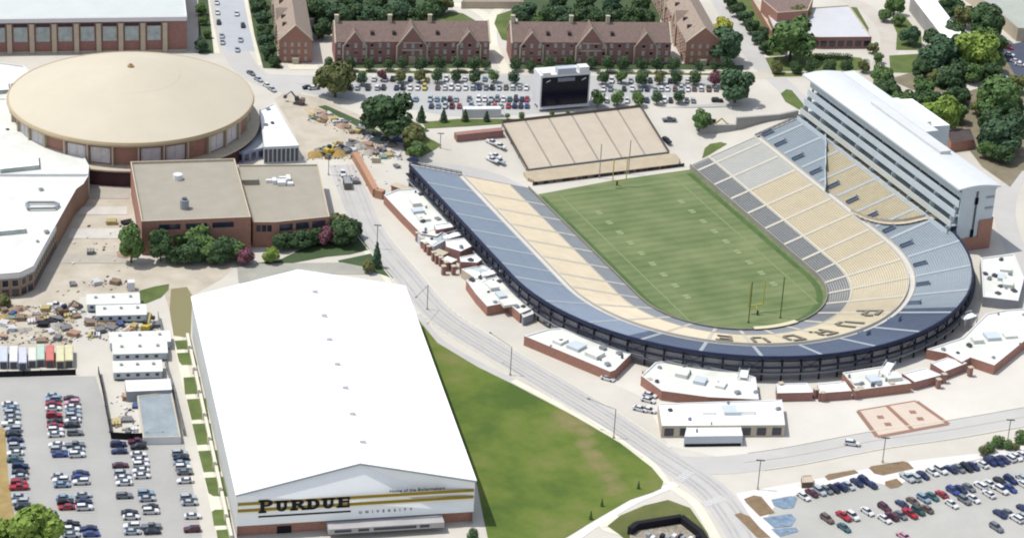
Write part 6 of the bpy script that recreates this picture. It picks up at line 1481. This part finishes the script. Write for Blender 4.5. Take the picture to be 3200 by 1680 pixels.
# white tank and vehicles on the construction ground
boxthing('site_cabin', 'small white upright cabin at the tip of the leaf shaped lawn', 'cabin', 330, 728, 2.4, 2.4, 3.0, hdx, m_white, m_white, None, 'container')
boxthing('box_trailer', 'long white box trailer on the verge under the third car row', 'trailer', 1211, 292, 15, 3.2, 3.4, heading((1170, 290), (1250, 289)), m_white, m_white, None, 'container')
boxthing('site_cabin', 'grey box truck body on the far left road', 'box truck', 873, 470, 6.0, 2.6, 2.6, heading((868, 440), (880, 490)), mat('olive_grey_box', (142, 138, 122), var=.1), m_mgrey, None, 'container')
one(862, 440, (870, 470), 'white', 'white pickup with dark cab on the far left road', 'pickup'); one(1038, 408, (1030, 404), 'navy blue', 'dark vehicle by the far left tip of the grandstand', 'suv')
one(1558, 0, (1560, 4), 'white', 'x') if False else None
one(1805+0, 0, (0, 0), 'white', 'x') if False else None
one(1897, 955, (1915, 957), 'white', 'x') if False else None
X, Y = e4([(1800, 995)])[0]; one(X, Y, (X+20, Y+6), 'white', 'white car just below the tip of the long brick concourse front')
for i, (x, y) in enumerate([(2135, 1130), (2125, 1170), (2060, 1240), (2130, 1250)]):
    X, Y = e4([(x, y)])[0]; one(X, Y, (X+20, Y+5), 'white', f'white cart, {ORD[i]} of four left of the clubhouse', grp='white carts left of the clubhouse')
for i, (x, y, c) in enumerate([(560, 350, 'w'), (640, 380, 's')]):
    X, Y = e1([(x, y)])[0]; one(X, Y, (X+20, Y), KW[c], f'{KW[c]} truck, {ORD[i]} of two on the dirt above the material piles', 'pickup', 'trucks on the construction ground')
r, W = building('ticket_kiosk', 'small brown kiosk on the white sidewalk above the lower right car park', 'kiosk', e7([(785, 850), (870, 845), (880, 905), (790, 910)]), 9.8, mat('kiosk_brown', (130, 112, 98), var=.1), m_stone, par=.2)

# ------------------------------------------------------------------ kerbs
def kerb(pts, off):
    c = [at(*q) for q in smoothline(pts, 8)]; mb = MB()
    for i in range(len(c)-1):
        a, b_ = c[i], c[i+1]; d = Vector((b_.x-a.x, b_.y-a.y)).normalized(); n_ = Vector((-d.y, d.x))*off
        q = linestrip((a.x+n_.x, a.y+n_.y, 0), (b_.x+n_.x, b_.y+n_.y, 0), .35, None); mb.prism([(v.x, v.y) for v in q], H(a.x, a.y)-.1, H(a.x, a.y)+.24)
    tag(mb.build('kerb', m_walk), kind='structure')
KR = [(935, 590), (1030, 705), (1110, 795), (1250, 885), (1400, 975), (1540, 1062), (1650, 1138)]
kerb(KR, 5.4); kerb(KR, -5.4)
kerb([(1900, 1160), (2000, 1145), (2200, 1107), (2400, 1078), (2700, 1025)], 5.4); kerb([(1900, 1160), (2000, 1145), (2200, 1107), (2400, 1078), (2700, 1025)], -5.4)
# tyre-worn wheel tracks
for o_ in (-3.4, -1.7, 1.7, 3.4):
    c = [at(*q) for q in smoothline([(862, 415), (890, 490)]+KR+[(1780, 1225), (1850, 1310), (1900, 1400)], 8)]; L_ = []
    for i in range(len(c)-1):
        a, b_ = c[i], c[i+1]; d = Vector((b_.x-a.x, b_.y-a.y)).normalized(); L_.append((a.x-d.y*o_, a.y+d.x*o_))
    mb = MB()
    for a, b_ in zip(L_[:-1], L_[1:]):
        q = linestrip((*a, 0), (*b_, 0), .8, None); mb.face([(v.x, v.y, H(v.x, v.y)+.12) for v in q])
    tag(mb.build('wheel_track', mat('worn_road', (206, 203, 199), var=.1, scale=.2)), kind='structure')
# more trees, top right
G9 = 'woodland edge trees at the right'
treerow([(2196, 120, 12, 'olive'), (2208, 146, 11), (2345, 92, 22, 'dark'), (2400, 78, 24, 'dark'), (2420, 112, 26, 'dark'), (2480, 92, 28, 'mid'), (2505, 112, 26, 'dark'), (2340, 168, 20, 'dark'), (2410, 168, 26, 'dark'), (2450, 182, 22, 'mid'), (2490, 180, 22, 'dark'), (2352, 190, 18, 'olive')], 'broad', 'mid', 'smaller crowns filling the upper right tree mass', G9)
treerow([(2246, 236, 20, 'dark'), (2250, 268, 18), (2290, 272, 20, 'dark'), (2316, 258, 20), (2345, 250, 22, 'dark'), (2400, 240, 24, 'dark'), (2410, 282, 22), (2490, 230, 24, 'dark'), (2545, 262, 26, 'dark'), (2495, 300, 28, 'dark'), (2540, 345, 26, 'dark'), (2490, 370, 24, 'mid'), (2525, 385, 22, 'dark')], 'broad', 'mid', 'smaller crowns on the slope behind the press building', G9)
for i, (X, Y, a_, b_, M_) in enumerate(((1078, 606, 4.5, 3, m_wroof), (1108, 634, 4, 3, m_stone), (1130, 652, 4, 3, m_wroof2), (1205, 678, 5, 3, m_metal), (1150, 592, 5, 3, m_metal), (1012, 470, 8, 3, m_stone))):
    p = at(X, Y, 11); ax_ = ((.5, -.866), (.866, .5)); r = empty('service_block', (p.x, p.y, 8)); tag(r, ORD[i]+' small flat service block from the top, between concourse and road', 'service block', 'small service blocks by the long left road')
    mb = MB(); mb.box((p.x, p.y, 9.4), (a_, b_, 2.8), ax=ax_); P(mb, 'wall', m_brick if i % 2 else m_dbrick, r)
    mb = MB(); mb.box((p.x, p.y, 10.95), (a_+.5, b_+.5, .25), ax=ax_); P(mb, 'roof', M_, r)
